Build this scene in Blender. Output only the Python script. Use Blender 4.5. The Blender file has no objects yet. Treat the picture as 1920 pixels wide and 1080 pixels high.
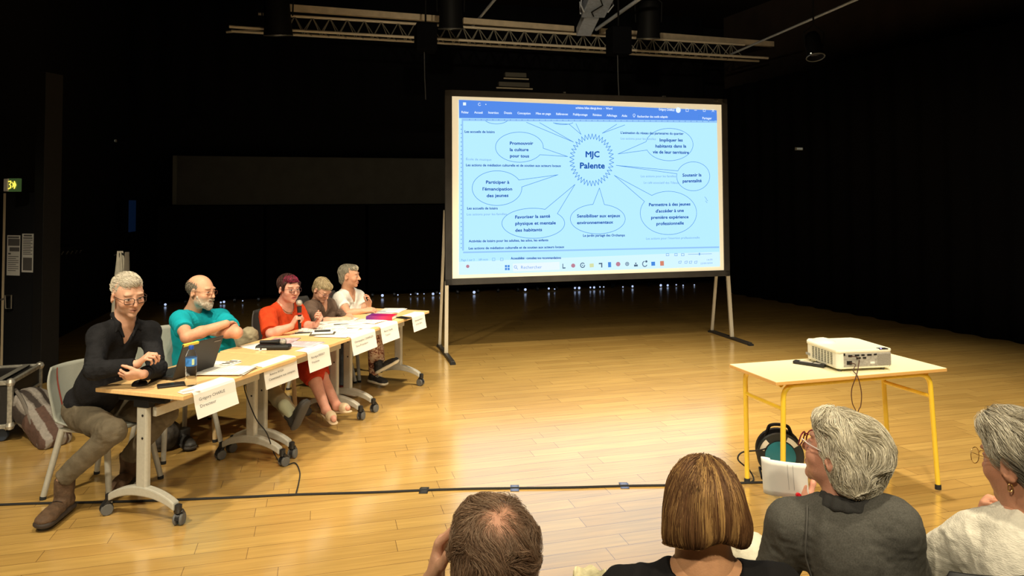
import bpy, bmesh, math, random
import numpy as np
from mathutils import Vector, Matrix, Euler
random.seed(7); rng=np.random.default_rng(7)
SC=bpy.context.scene; COL=SC.collection
# ---------------------------------------------------------------- camera (a phone about 1.8 m up, picture cropped low)
F,CH,PIT,ROL,CY=1345.74,1.8111,.035061,-.005359,334.796
cam=bpy.data.cameras.new('camera'); co=bpy.data.objects.new('camera',cam); COL.objects.link(co)
cam.sensor_fit='HORIZONTAL'; cam.sensor_width=36; cam.lens=F/1920*36
cam.shift_y=-(540-CY)/1920
co.matrix_world=Matrix.Translation((0,0,CH))@Matrix.Rotation(math.pi/2+PIT,4,'X')@Matrix.Rotation(ROL,4,'Z')
cam.clip_start=.05; cam.clip_end=100
SC.camera=co
# ---------------------------------------------------------------- world and exposure
w=bpy.data.worlds.new('world'); SC.world=w; w.use_nodes=True
w.node_tree.nodes['Background'].inputs[0].default_value=(.9,.85,.8,1)
w.node_tree.nodes['Background'].inputs[1].default_value=.0025
SC.view_settings.view_transform='Standard'; SC.view_settings.look='None'
SC.view_settings.exposure=0.0; SC.view_settings.gamma=1; SC.view_settings.use_curve_mapping=False
try: SC.cycles.use_denoising=True; SC.cycles.max_bounces=6; SC.cycles.sample_clamp_indirect=4
except Exception: pass
# ---------------------------------------------------------------- house lights (warm, hung from the grid above the audience side)
WARM=(1,.86,.62)
def aim(o,target):
    d=Vector(target)-o.location; o.rotation_euler=d.to_track_quat('-Z','Y').to_euler()
def spot(x,y,z,tx,ty,energy,size=80,blend=.9,col=WARM,rad=.12):
    l=bpy.data.lights.new('house_or_fill_light','SPOT'); l.energy=energy; l.color=col; l.spot_size=math.radians(size); l.spot_blend=blend; l.shadow_soft_size=rad
    o=bpy.data.objects.new('house_or_fill_light',l); COL.objects.link(o); o.location=(x,y,z); aim(o,(tx,ty,0)); return o
HOUSE=[(0.6,5.9,4.9,.6,7.0,1300,76),(3.1,5.6,4.9,3.3,6.5,1100,76),(-1.6,4.6,4.9,-1.1,5.8,620,66),
       (-3.2,1.6,4.9,-2.4,4.6,900,90),(-.6,1.8,4.9,-.7,4.4,520,90),(1.6,2.0,4.9,1.4,4.4,560,90),(3.6,2.0,4.9,2.9,4.4,560,90),
       (-1.6,-1.2,4.6,-.8,1.8,430,100),(1.6,-1.2,4.6,1.2,1.8,470,100)]
for a in HOUSE: spot(*a)
o_=spot(.4,2.0,4.7,0,0,800,58); aim(o_,(1.0,11.5,7.0))   # added fill spot with no real lamp, brightens the grid and back wall
# ---------------------------------------------------------------- measuring helpers: a picture point at a known depth or height, in metres
def ray(px,py):
    c,s=math.cos(ROL),math.sin(ROL); a=px-960; b=py-CY
    X=a*c+b*s; u=a*s-b*c
    return Vector((X,F*math.cos(PIT)-u*math.sin(PIT),F*math.sin(PIT)+u*math.cos(PIT)))/F
def az(px,py,z=0.):
    r=ray(px,py); t=(z-CH)/r.z; return Vector((r.x*t,r.y*t,z))
def ay(px,py,Y):
    r=ray(px,py); t=Y/r.y; return Vector((r.x*t,Y,CH+r.z*t))
# ---------------------------------------------------------------- materials
def srgb(r,g,b):
    f=lambda c:(c/255/12.92 if c<=10 else ((c/255+.055)/1.055)**2.4)
    return (f(r),f(g),f(b))
def mat(name,col,rough=.6,metal=0,spec=.5,noise=0,nscale=30,bump=0,bscale=80,emit=None,es=1,trans=0,coat=0,attr=None,ior=1.45,stretch=None,alpha=1):
    m=bpy.data.materials.new(name); m.use_nodes=True; nt=m.node_tree; b=nt.nodes['Principled BSDF']
    b.inputs['Base Color'].default_value=(*col,1); b.inputs['Roughness'].default_value=rough; b.inputs['Metallic'].default_value=metal
    b.inputs['Specular IOR Level'].default_value=spec; b.inputs['IOR'].default_value=ior
    b.inputs['Transmission Weight'].default_value=trans; b.inputs['Coat Weight'].default_value=coat
    if emit: b.inputs['Emission Color'].default_value=(*emit,1); b.inputs['Emission Strength'].default_value=es
    N=nt.nodes.new; L=nt.links.new
    vec=None
    if noise or bump:
        tc=N('ShaderNodeTexCoord'); mp=N('ShaderNodeMapping'); L(tc.outputs['Object'],mp.inputs[0])
        if stretch: mp.inputs['Scale'].default_value=stretch
        vec=mp.outputs[0]
    src=None
    if attr:
        at=N('ShaderNodeAttribute'); at.attribute_name=attr; src=at.outputs['Color']; L(src,b.inputs['Base Color'])
    if noise:
        n=N('ShaderNodeTexNoise'); n.inputs['Scale'].default_value=nscale; n.inputs['Detail'].default_value=6; L(vec,n.inputs['Vector'])
        r=N('ShaderNodeMapRange'); r.inputs[3].default_value=1-noise; r.inputs[4].default_value=1+noise; L(n.outputs['Fac'],r.inputs[0])
        r.inputs[1].default_value=.3; r.inputs[2].default_value=.7
        mx=N('ShaderNodeVectorMath'); mx.operation='SCALE'
        if src: L(src,mx.inputs[0])
        else: mx.inputs[0].default_value=col
        L(r.outputs[0],mx.inputs['Scale']); L(mx.outputs[0],b.inputs['Base Color'])
    if bump:
        n=N('ShaderNodeTexNoise'); n.inputs['Scale'].default_value=bscale; n.inputs['Detail'].default_value=5; L(vec,n.inputs['Vector'])
        bp=N('ShaderNodeBump'); bp.inputs['Strength'].default_value=bump; bp.inputs['Distance'].default_value=.01
        L(n.outputs['Fac'],bp.inputs['Height']); L(bp.outputs[0],b.inputs['Normal'])
    return m
def wmat(o):
    m=o.matrix_basis.copy()
    while o.parent: o=o.parent; m=o.matrix_basis@m
    return m
# ---------------------------------------------------------------- mesh builder
class MB:
    def __init__(s): s.v=[]; s.f=[]; s.m=[]; s.mi=0
    def add(s,vs,fs):
        o=len(s.v); s.v+=[tuple(v) for v in vs]; s.f+=[tuple(i+o for i in f) for f in fs]; s.m+=[s.mi]*len(fs); return s
    def box(s,c,d,R=None):
        c=Vector(c); hx,hy,hz=[q/2 for q in d]
        vs=[Vector((x,y,z)) for x in(-hx,hx) for y in(-hy,hy) for z in(-hz,hz)]
        if R is not None:
            if isinstance(R,(int,float)): R=Matrix.Rotation(R,3,'Z')
            vs=[R@v for v in vs]
        return s.add([v+c for v in vs],[(0,1,3,2),(4,6,7,5),(0,4,5,1),(2,3,7,6),(0,2,6,4),(1,5,7,3)])
    def bar(s,a,b,w,h,up=(0,0,1)):
        a=Vector(a);b=Vector(b);d=(b-a).normalized();u=Vector(up);x=d.cross(u)
        if x.length<1e-4: x=d.cross(Vector((1,0,0)))
        x.normalize();u=x.cross(d)
        vs=[p+x*i*w/2+u*j*h/2 for p in(a,b) for i,j in((-1,-1),(1,-1),(1,1),(-1,1))]
        return s.add(vs,[(0,1,2,3),(7,6,5,4)]+[(i,i+4,(i+1)%4+4,(i+1)%4) for i in range(4)])
    def tube(s,pts,r,seg=10,cap=True,closed=False):
        pts=[Vector(p) for p in pts]; n=len(pts); rs=r if isinstance(r,(list,tuple)) else [r]*n
        T=[]
        for i in range(n):
            a=pts[(i-1)%n] if (closed or i>0) else pts[i]; b=pts[(i+1)%n] if (closed or i<n-1) else pts[i]
            T.append((b-a).normalized())
        u=T[0].orthogonal().normalized(); vs=[]
        for i in range(n):
            u=(u-T[i]*u.dot(T[i])); u=u.normalized() if u.length>1e-6 else T[i].orthogonal().normalized()
            w_=T[i].cross(u)
            for k in range(seg):
                t=2*math.pi*k/seg; vs.append(pts[i]+(u*math.cos(t)+w_*math.sin(t))*rs[i])
        fs=[]
        for i in range(n if closed else n-1):
            j=(i+1)%n
            for k in range(seg): fs.append((i*seg+k,i*seg+(k+1)%seg,j*seg+(k+1)%seg,j*seg+k))
        if cap and not closed: fs+= [tuple(range(seg))[::-1],tuple((n-1)*seg+k for k in range(seg))]
        return s.add(vs,fs)
    def lathe(s,prof,seg=24,c=(0,0,0),R=None):
        c=Vector(c); vs=[]
        for r,z in prof:
            for k in range(seg):
                t=2*math.pi*k/seg; v=Vector((r*math.cos(t),r*math.sin(t),z))
                if R is not None: v=R@v
                vs.append(v+c)
        n=len(prof); fs=[(i*seg+k,i*seg+(k+1)%seg,(i+1)*seg+(k+1)%seg,(i+1)*seg+k) for i in range(n-1) for k in range(seg)]
        if prof[0][0]>1e-6: fs.append(tuple(range(seg))[::-1])
        if prof[-1][0]>1e-6: fs.append(tuple((n-1)*seg+k for k in range(seg)))
        return s.add(vs,fs)
    def prism(s,poly,h0,h1,fn=None):
        """poly in 2D extruded h0..h1; fn maps (x,y,h)->point"""
        fn=fn or (lambda x,y,h:(x,y,h)); n=len(poly)
        vs=[fn(x,y,h0) for x,y in poly]+[fn(x,y,h1) for x,y in poly]
        return s.add(vs,[tuple(range(n))[::-1],tuple(range(n,2*n))]+[(i,(i+1)%n,(i+1)%n+n,i+n) for i in range(n)])
    def grid(s,fn,nu,nv,closed_u=False):
        vs=[fn(i/(nu if closed_u else nu-1),j/(nv-1)) for j in range(nv) for i in range(nu)]
        m=nu if closed_u else nu-1
        return s.add(vs,[(j*nu+i,j*nu+(i+1)%nu,(j+1)*nu+(i+1)%nu,(j+1)*nu+i) for j in range(nv-1) for i in range(m)])
    def build(s,name,m,parent=None,smooth=False,bevel=0,world=False,label=None,thick=0,fix=True):
        me=bpy.data.meshes.new(name); vs=s.v
        if world and parent: L=wmat(parent).inverted(); vs=[L@Vector(v) for v in vs]
        me.from_pydata([tuple(v) for v in vs],[],s.f)
        for q in (m if isinstance(m,(list,tuple)) else [m]): me.materials.append(q)
        me.polygons.foreach_set('material_index',s.m)
        if fix:
            bm=bmesh.new(); bm.from_mesh(me); bmesh.ops.recalc_face_normals(bm,faces=bm.faces); bm.to_mesh(me); bm.free()
        me.polygons.foreach_set('use_smooth',[smooth]*len(me.polygons))
        if smooth: 
            try: me.set_sharp_from_angle(angle=math.radians(40))
            except Exception: pass
        o=bpy.data.objects.new(name,me); COL.objects.link(o)
        if parent: o.parent=parent
        if thick: md=o.modifiers.new('t','SOLIDIFY'); md.thickness=thick; md.offset=0
        if bevel: md=o.modifiers.new('b','BEVEL'); md.width=bevel; md.segments=2; md.limit_method='ANGLE'
        if label: o['label']=label
        return o
def tag(o,label,cat,group=None,kind=None):
    o['label']=label; o['category']=cat
    if group: o['group']=group
    if kind: o['kind']=kind
    return o
def struct(o): o['kind']='structure'; return o
def thing(name,label,cat,loc=(0,0,0),rz=0,group=None,kind=None):
    o=bpy.data.objects.new(name,None); o.empty_display_size=.1; COL.objects.link(o); o.location=loc; o.rotation_euler=(0,0,rz)
    o.matrix_basis=Matrix.Translation(loc)@Matrix.Rotation(rz,4,'Z')
    return tag(o,label,cat,group,kind)
def part(mb,name,m,parent,**k): return mb.build(name,m,parent,**k)
def copy_tree(o,parent=None):
    c=o.copy(); COL.objects.link(c)
    if parent: c.parent=parent
    for ch in o.children: copy_tree(ch,c)
    return c
def text_mesh(txt,size,fn,mb,align='LEFT',bold=0,xs=1.0,spacing=1.0):
    """typeset txt with the built-in font, append its faces to mb through fn(x,y)->point; y=0 baseline"""
    cu=bpy.data.curves.new('t','FONT'); cu.body=txt; cu.size=size; cu.align_x=align; cu.resolution_u=2; cu.offset=bold; cu.space_character=spacing
    ob=bpy.data.objects.new('t',cu); dg=bpy.context.evaluated_depsgraph_get
    COL.objects.link(ob); me=bpy.data.meshes.new_from_object(ob.evaluated_get(dg()))
    mb.add([fn(v.co.x*xs,v.co.y) for v in me.vertices],[tuple(p.vertices) for p in me.polygons])
    bpy.data.objects.remove(ob); bpy.data.curves.remove(cu); bpy.data.meshes.remove(me)
# ================================================================ ROOM
PHI=math.radians(15); RV=Vector((math.cos(PHI),math.sin(PHI),0)); NV=Vector((-math.sin(PHI),math.cos(PHI),0))
def rd(r,d,z=0): return RV*r+NV*d+Vector((0,0,z))
def floor_mat():
    m=bpy.data.materials.new('oak parquet'); m.use_nodes=True; nt=m.node_tree; b=nt.nodes['Principled BSDF']; N=nt.nodes.new; L=nt.links.new
    tc=N('ShaderNodeTexCoord'); mp=N('ShaderNodeMapping'); mp.inputs['Rotation'].default_value=(0,0,-PHI); L(tc.outputs['Object'],mp.inputs[0])
    br=N('ShaderNodeTexBrick'); br.offset=.0; br.offset_frequency=2; br.squash=1; sx=N('ShaderNodeSeparateXYZ'); L(mp.outputs[0],sx.inputs[0]); dv_=N('ShaderNodeMath'); dv_.operation='DIVIDE'; dv_.inputs[1].default_value=.128; L(sx.outputs['Y'],dv_.inputs[0]); fl_=N('ShaderNodeMath'); fl_.operation='FLOOR'; L(dv_.outputs[0],fl_.inputs[0])
    wn=N('ShaderNodeTexWhiteNoise'); wn.noise_dimensions='1D'; L(fl_.outputs[0],wn.inputs['W']); ad=N('ShaderNodeMath'); ad.operation='MULTIPLY_ADD'; ad.inputs[1].default_value=2.6; L(wn.outputs['Value'],ad.inputs[0]); L(sx.outputs['X'],ad.inputs[2])
    cb_=N('ShaderNodeCombineXYZ'); L(ad.outputs[0],cb_.inputs[0]); L(sx.outputs['Y'],cb_.inputs[1]); L(cb_.outputs[0],br.inputs[0])
    br.inputs['Scale'].default_value=1; br.inputs['Brick Width'].default_value=1.05; br.inputs['Row Height'].default_value=.128
    br.inputs['Mortar Size'].default_value=.0018; br.inputs['Mortar Smooth'].default_value=.1; br.inputs['Bias'].default_value=0
    br.inputs['Color1'].default_value=(.60,.375,.105,1); br.inputs['Color2'].default_value=(.515,.308,.082,1); br.inputs['Mortar'].default_value=(.22,.115,.035,1)
    # grain: stretched noise, plank by plank
    gm=N('ShaderNodeMapping'); gm.inputs['Scale'].default_value=(2.2,34,1); L(mp.outputs[0],gm.inputs[0])
    gn=N('ShaderNodeTexNoise'); gn.inputs['Scale'].default_value=1; gn.inputs['Detail'].default_value=7; gn.inputs['Distortion'].default_value=.6; L(gm.outputs[0],gn.inputs['Vector'])
    g2=N('ShaderNodeTexNoise'); g2.inputs['Scale'].default_value=.9; g2.inputs['Detail'].default_value=3; L(mp.outputs[0],g2.inputs['Vector'])
    r=N('ShaderNodeMapRange'); r.inputs[1].default_value=.3; r.inputs[2].default_value=.7; r.inputs[3].default_value=.86; r.inputs[4].default_value=1.12; L(gn.outputs['Fac'],r.inputs[0])
    r2=N('ShaderNodeMapRange'); r2.inputs[1].default_value=.3; r2.inputs[2].default_value=.7; r2.inputs[3].default_value=.92; r2.inputs[4].default_value=1.08; L(g2.outputs['Fac'],r2.inputs[0])
    mu=N('ShaderNodeMath'); mu.operation='MULTIPLY'; L(r.outputs[0],mu.inputs[0]); L(r2.outputs[0],mu.inputs[1])
    sc=N('ShaderNodeVectorMath'); sc.operation='SCALE'; L(br.outputs['Color'],sc.inputs[0]); L(mu.outputs[0],sc.inputs['Scale']); L(sc.outputs[0],b.inputs['Base Color'])
    b.inputs['Roughness'].default_value=.5; b.inputs['Specular IOR Level'].default_value=.3
    b.inputs['Coat Weight'].default_value=1; b.inputs['Coat IOR'].default_value=3.6
    rr=N('ShaderNodeMapRange'); rr.inputs[3].default_value=.15; rr.inputs[4].default_value=.22; L(gn.outputs['Fac'],rr.inputs[0]); L(rr.outputs[0],b.inputs['Coat Roughness'])
    bp=N('ShaderNodeBump'); bp.inputs['Strength'].default_value=.25; bp.inputs['Distance'].default_value=.002; L(br.outputs['Fac'],bp.inputs['Height']); bp.invert=True
    L(bp.outputs[0],b.inputs['Normal']); 
    return m
M={}
M['floor']=floor_mat()
M['black']=mat('black cloth',(.004,.004,.005),.95,spec=.1,bump=.3,bscale=12)
M['blackwall']=mat('black painted wall',(.006,.006,.007),.9,spec=.12)
M['greywall']=mat('dark grey wall panel',(.062,.062,.056),.8,spec=.2,noise=.1,nscale=4)
M['ceil']=mat('black ceiling',(.012,.009,.008),.9,spec=.1)
M['beam']=mat('pale wooden batten',(.62,.50,.34),.7,noise=.12,nscale=9)
M['alu']=mat('brushed aluminium',(.55,.53,.48),.35,metal=.9)
M['truss']=mat('dull aluminium truss tube',(.80,.68,.50),.45,metal=.1)
M['steel']=mat('blackened steel',(.006,.006,.006),.6,spec=.2)
M['bplastic']=mat('black plastic',(.012,.012,.013),.42)
M['rubber']=mat('black rubber',(.010,.010,.010),.8)
M['paper']=mat('white paper',(.86,.84,.78),.7,spec=.2)
M['ink']=mat('printed grey ink',(.10,.10,.11),.7)
M['white']=mat('white plastic',(.8,.79,.74),.4)
M['glass']=mat('clear glass',(.95,.97,1),.03,trans=1,ior=1.45)
f=MB().add([rd(-14,-5),rd(16,-5),rd(16,15.2),rd(-14,15.2)],[(0,1,2,3)]).build('floor',M['floor']); struct(f)
BW=14.45
def wavy(a,b,z0,z1,amp,per,name,m,nz=4,hem=0):
    a=Vector(a);b=Vector(b);Ld=(b-a).length;n=int(Ld/per*8);t=(b-a).normalized();nn=Vector((-t.y,t.x,0))
    mb=MB()
    def fn(u,v):
        s=u*Ld; k=amp*(math.sin(2*math.pi*s/per)+.4*math.sin(2*math.pi*s/per*.37+1.3))*(1-.35*v)
        p=a+t*s+nn*k; p.z=z0+(z1-z0)*v+(hem*math.sin(s*1.7)*(1-v)); return p
    mb.grid(fn,n,nz); return mb.build(name,m,smooth=True,thick=.006)
# back wall with a grey band above the folded seating
struct(MB().box(rd(1,BW+.55,3.2),(30,.1,6.4),PHI).build('wall_back',M['blackwall']))
_g=ray(330,345); _x0=(_g*((BW+.05)/_g.dot(NV))).dot(RV)
o=MB().box(rd((_x0+6.5)/2,BW+.05,2.28),(6.5-_x0,.06,.92),PHI).build('trim_back',M['greywall'],bevel=.01); struct(o)
pl=ay(328,345,13.2); struct(MB().box((pl.x,pl.y,2.28),(.07,.07,.90),PHI).build('trim_post',mat('pale grey trim',(.10,.10,.085),.7)))
# folded seating tribune along the back wall: black fronts, small metal feet
tr=thing('folded_seating','black folded seating tribune pushed against the back wall under the grey band','tribune',rd(-4.5,BW-.05))
mb=MB()
for i in range(6):
    mb.box(rd(-1.95+i*1.9,BW+.14,.95),(1.84,.36,1.7),PHI)
part(mb,'front_panel',M['black'],tr,world=True,bevel=.01)
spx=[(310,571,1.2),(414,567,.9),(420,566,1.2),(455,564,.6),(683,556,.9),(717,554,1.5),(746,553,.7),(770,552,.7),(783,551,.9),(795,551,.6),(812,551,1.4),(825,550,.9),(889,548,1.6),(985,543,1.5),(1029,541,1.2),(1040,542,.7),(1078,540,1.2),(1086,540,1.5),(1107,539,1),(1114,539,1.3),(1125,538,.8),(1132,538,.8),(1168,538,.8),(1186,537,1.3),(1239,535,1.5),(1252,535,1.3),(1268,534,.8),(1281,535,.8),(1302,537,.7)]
blue_glow=mat('small bluish glow',(.5,.6,.9),.3,emit=(.55,.68,1.0),es=1.0)
dim=mat('dull blued steel wheel',(.10,.12,.17),.3,metal=.8)
q=[]
for i,(x,y,s) in enumerate(spx):  # glints off the seating's metal feet put in as glowing beads
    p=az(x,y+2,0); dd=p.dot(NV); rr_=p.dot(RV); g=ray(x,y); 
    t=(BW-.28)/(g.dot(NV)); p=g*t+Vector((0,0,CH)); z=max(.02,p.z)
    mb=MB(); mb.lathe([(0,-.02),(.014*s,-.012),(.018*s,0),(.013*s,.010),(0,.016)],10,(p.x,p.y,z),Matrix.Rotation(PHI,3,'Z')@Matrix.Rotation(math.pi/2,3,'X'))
    o=mb.build('glint_bead',blue_glow,smooth=True); tag(o,'tiny bluish glint, painted as a glow, along the foot of the back wall','light','glowing glints at the foot of the back wall')
for i in range(26): part(MB().tube([rd(-2.8+i*.42,BW-.15,.05),rd(-2.76+i*.42,BW-.15,.05)],.045,10),'wheel',dim,tr,world=True,smooth=True)
# right-hand black curtain, wavy hem just off the floor
RA=Vector((4.30,14.55,0)); RB=Vector((6.477,9.164,0)); dR=(RB-RA).normalized(); RE=RA+dR*17
cur=wavy(RA,RE,.0,4.12,.045,.42,'stage_curtain',M['black']); tag(cur,'long black stage curtain hanging in folds along the right side','curtain')
struct(MB().box((RA+RE)/2+Vector((-dR.y,dR.x,0))*.9+Vector((0,0,3.2)),(19,.1,6.4),math.atan2(dR.y,dR.x)).build('wall_right',mat('dark brown wall',(.020,.012,.008),.9,noise=.3,nscale=3)))
# back curtains behind the screen, above the seating
c2=wavy(rd(-5.0,BW-.3),rd(8.2,BW-.3),3.4,6.3,.04,.5,'backdrop_curtain',M['black']); tag(c2,'black backdrop curtain hung high behind the projection screen','curtain')
# grey pillar at the back right
p0=ay(1412,460,14.0)
pil=MB().box((p0.x+.16,p0.y+.05,1.05),(.34,.16,1.88),PHI); pil.box((p0.x+.16,p0.y-.04,1.05),(.008,.02,1.88),PHI)
struct(pil.build('door_2',mat('dim grey door',(.10,.10,.10),.7),bevel=.006))
o=MB().box(ay(1447,525,13.6),(.05,.02,.02)).build('door_latch_light',blue_glow); tag(o,'tiny bright indicator beside the dim grey door','light')
# left wall: opening door, posters, dark post, corridor
LW=-3.26-.02
def lw(d,z=0,off=0): return rd(LW+off,d,z)
D0=Vector((-5.438,7.74,0)).dot(NV)      # door edge nearest
struct(MB().box(lw(D0/2-4,3.2,-.12-.06),(.24,D0+8,6.4),PHI).build('wall_left',M['blackwall']))
struct(MB().box(lw((D0+BW)/2+.75,3.2,-.3),(.24,BW-D0-.5,6.4),PHI).build('wall_left_back',M['blackwall']))
struct(MB().box(rd(1,2.2+3,5.95),(30,20.5,.1),PHI).build('ceiling',M['ceil']))
struct(MB().box(rd(1,-5,3.2),(30,.1,6.4),PHI).build('wall_front',M['blackwall']))
# the door leaf stands in the wall: cream edge, black leaf, handle
dr=bpy.data.objects.new('door_1',None); COL.objects.link(dr); struct(dr)
def wp(px,py,Y): return ay(px,py,Y)
Yd=7.74
dt=wp(12,362,Yd).z
ex=-5.445
mb=MB().box((ex,Yd,dt/2),(.048,.05,dt)); mb.build('door_edge',mat('pale wooden door edge',(.72,.58,.38),.6),dr,bevel=.004)
dd_=Vector((.22,.975,0)).normalized()
pB=az(72,712,0); pB.z=0; pA=Vector((ex+.03,Yd-.02,0)); dv=(pB-pA); dl=dv.length; dv.normalize(); ang=math.atan2(dv.y,dv.x)
# leaf runs from the pale edge to the right of the picture
LEAF=(pA+dv*.0, dv, ang)
leafn=Vector((dv.y,-dv.x,0))
if leafn.y>0: leafn=-leafn
mb=MB().box(pA+dv*.30+Vector((0,0,dt/2)),(.62,.045,dt),ang); mb.build('door_leaf',mat('black painted door',(.011,.011,.012),.65),dr,bevel=.003)
def onleaf(px,py,off=.03):
    g=ray(px,py); P0=pA+leafn*off; t=(P0-Vector((0,0,CH))).dot(leafn)/g.dot(leafn); return Vector((0,0,CH))+g*t
# door pull
a=onleaf(12,552,.07); b=onleaf(12,577,.07)
h_=onleaf(16,566,.06)
mb=MB().tube([h_+Vector((-.035,0,.07)),h_+Vector((.03,0,.07)),h_+Vector((.03,0,-.07)),h_+Vector((-.03,0,-.07))],.009,8,closed=True)
mb.tube([h_+Vector((-.05,.02,.03)),h_+Vector((-.05,-.04,.03))],.01,8); mb.build('door_handle',M['alu'],dr,smooth=True)
# dark frame post and its return
p1=az(78,716,0)
struct(MB().box((p1.x+.02,p1.y+.02,1.6),(.13,.2,3.2),ang).build('trim_1',mat('dark brown door post',(.007,.006,.005),.7,noise=.2),bevel=.004))
# header above the door and adjoining black wall
struct(MB().box(rd(LW-.1,D0+.5,(dt+6.3)/2+.02),(.18,1.4,6.3-dt),PHI).build('wall_left_header',M['blackwall']))
def poster(px0,py0,px1,py1,label,dark,layout):
    tl=onleaf(px0,py0,.032); br=onleaf(px1,py1,.032)
    W=(br-tl).dot(dv); H=tl.z-br.z
    o=thing('poster',label,'poster',tl,group=None)
    def fn(x,y,h): return dv*x-Vector((0,0,1))*y+leafn*h
    part(MB().prism([(0,0),(W,0),(W,H),(0,H)],0,.002,fn),'sheet',M['paper'],o)
    mb=MB()
    for (x0,y0,x1,y1) in layout: mb.prism([(x0*W,y0*H),(x1*W,y0*H),(x1*W,y1*H),(x0*W,y1*H)],.002,.003,fn)
    part(mb,'print',mat('poster ink',dark,.7),o); return o
lay1=[(.06,.03,.9,.07),(.08,.09,.96,.26),(.2,.30,.95,.40),(.1,.44,.3,.48)]+[(.1,.52+i*.05,.9-.2*(i%3==1),.535+i*.05) for i in range(8)]
lay2=[(.15,.03,.85,.07),(.1,.1,.9,.13)]+[(.1,.16+i*.045,.92-.15*(i%2),.178+i*.045) for i in range(9)]+[(.12,.62,.9,.95)]
poster(14,441,37,517,'pale printed notice taped on the black door, the one nearest its edge',(.16,.15,.14),lay1)
poster(42,438,62,511,'pale printed notice with a dark photo at its foot on the black door',(.14,.13,.12),lay2)
def onwall(px,py,off=.02):
    g=ray(px,py); rr_=LW-.18+off; t=rr_/g.dot(RV); return Vector((0,0,CH))+g*t
pp=onwall(89,465,.01)
o=thing('notice','narrow dim notice on the black wall beyond the door post','poster',pp)
part(MB().box((0,0,0),(.11,.004,.36),PHI+math.pi/2),'sheet',mat('dim notice paper',(.25,.24,.22),.8),o)
part(MB().box((.004,-.001,.07),(.07,.004,.12),PHI+math.pi/2),'print',M['ink'],o)
# exit sign above the door
es=ay(22,347,7.35); o=thing('exit_sign','small lit green and yellow exit sign over the left door','exit sign',es)
part(MB().box((-.035,0.02,0),(.05,.10,.13),-.2),'housing',M['white'],o,bevel=.006)
part(MB().box((.028,0,0),(.125,.05,.135),-.2),'lit_panel',mat('green exit panel',(.02,.08,.03),.4,emit=(.028,.05,.014),es=1),o,bevel=.003)
mb=MB(); R_=Matrix.Rotation(-.2,3,'Z')
def ef(x,y,h=0): return R_@Vector((.028+x,-.0275,y))
for poly in ([(-.045,.04),(-.01,.045),(-.004,.02),(-.02,.01),(-.005,-.01),(-.012,-.035),(-.045,-.045),(-.045,-.035),(-.022,-.025),(-.018,-.008),(-.035,.006),(-.018,.02),(-.02,.032),(-.045,.03)],
             [(.0,.035),(.025,.012),(.025,.04),(.035,.04),(.055,0),(.035,-.04),(.025,-.04),(.025,-.012),(.0,-.03),(.012,0)]):
    mb.prism(poly,0,.002,lambda x,y,h:R_@Vector((.028+x,-.0255-h,y)))
part(mb,'pictogram',mat('yellow lit sign symbol',(.8,.7,.1),.4,emit=(1,.8,.10),es=1.2),o)
# fire extinguisher seen behind the post
fx=onwall(84,572,.08); o=thing('fire_extinguisher','narrow red fire extinguisher hung in the dark behind the door post','fire extinguisher',(fx.x,fx.y,.95))
part(MB().lathe([(0,0),(.05,0),(.06,.02),(.06,.32),(.045,.37),(.02,.39),(0,.39)],16),'cylinder',mat('red enamel',(.5,.02,.015),.35),o,smooth=True)
part(MB().lathe([(.018,.39),(.018,.43),(.03,.435),(0,.47)],12),'valve',M['bplastic'],o,smooth=True)
part(MB().tube([(.03,0,.44),(.08,0,.40),(.085,0,.1)],.009,8),'hose',M['rubber'],o,smooth=True)
# a wheeled rack of folded chairs glimpsed in the dark
rk=ay(140,480,10.5); o=thing('coat_rail','dark rail of metal hooks barely visible on the left wall','coat rail',(rk.x,rk.y,0))
mb=MB(); a=ay(112,467,9.6)-o.location; b=ay(180,463,12)-o.location; mb.bar(a,b,.03,.05); part(mb,'rail',M['steel'],o)
mb=MB()
for i in range(9):
    p=a.lerp(b,(i+.5)/9); mb.tube([p+Vector((0,-.02,-.03)),p+Vector((.03,-.06,-.07)),p+Vector((.05,-.05,-.03))],.009,6)
part(mb,'hook',mat('dim hook metal',(.12,.12,.12),.4,metal=.5),o,smooth=True)
# pale jackets hung on a stand behind the first speaker
cs=ay(224,524,6.6)
o=thing('hung_jacket','pale beige jacket hanging behind the man in the black shirt','jacket',(cs.x,cs.y,0))
def jk(u,v):
    a=u*2*math.pi; z=cs.z+.26-v*.85; wd=.02+.045*min(1,v*2.5)+.01*math.sin(a*5+v*3)
    return Vector((math.cos(a)*wd+.01*math.sin(v*4),math.sin(a)*wd*.5,z))
part(MB().grid(jk,36,14,True),'coat_body',mat('beige cotton',(.44,.41,.33),.9,noise=.15,nscale=12,bump=.3,bscale=30),o,smooth=True)
def jk2(u,v):
    a=u*2*math.pi; z=cs.z+.25-v*.8; wd=.018+.015*v+.004*math.sin(a*3+v*6)
    return Vector((.062+math.cos(a)*wd+.02*v,math.sin(a)*wd,z))
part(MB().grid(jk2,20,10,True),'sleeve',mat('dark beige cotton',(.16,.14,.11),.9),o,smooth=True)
o2=thing('coat_stand','thin dark metal coat stand carrying the beige jacket','coat stand',(cs.x,cs.y,0))
part(MB().tube([(0,0,.02),(0,0,cs.z+.24)],.010,10),'pole',M['steel'],o2,smooth=True)
part(MB().tube([(-.05,0,cs.z+.22),(0,0,cs.z+.245),(.05,0,cs.z+.22)],.008,8),'hook',M['steel'],o2,smooth=True)
mb=MB()
for k in range(4): t=k*math.pi/2+.4; mb.tube([(0,0,.12),(.22*math.cos(t),.22*math.sin(t),.015)],.012,8)
part(mb,'base',M['steel'],o2,smooth=True)
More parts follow.
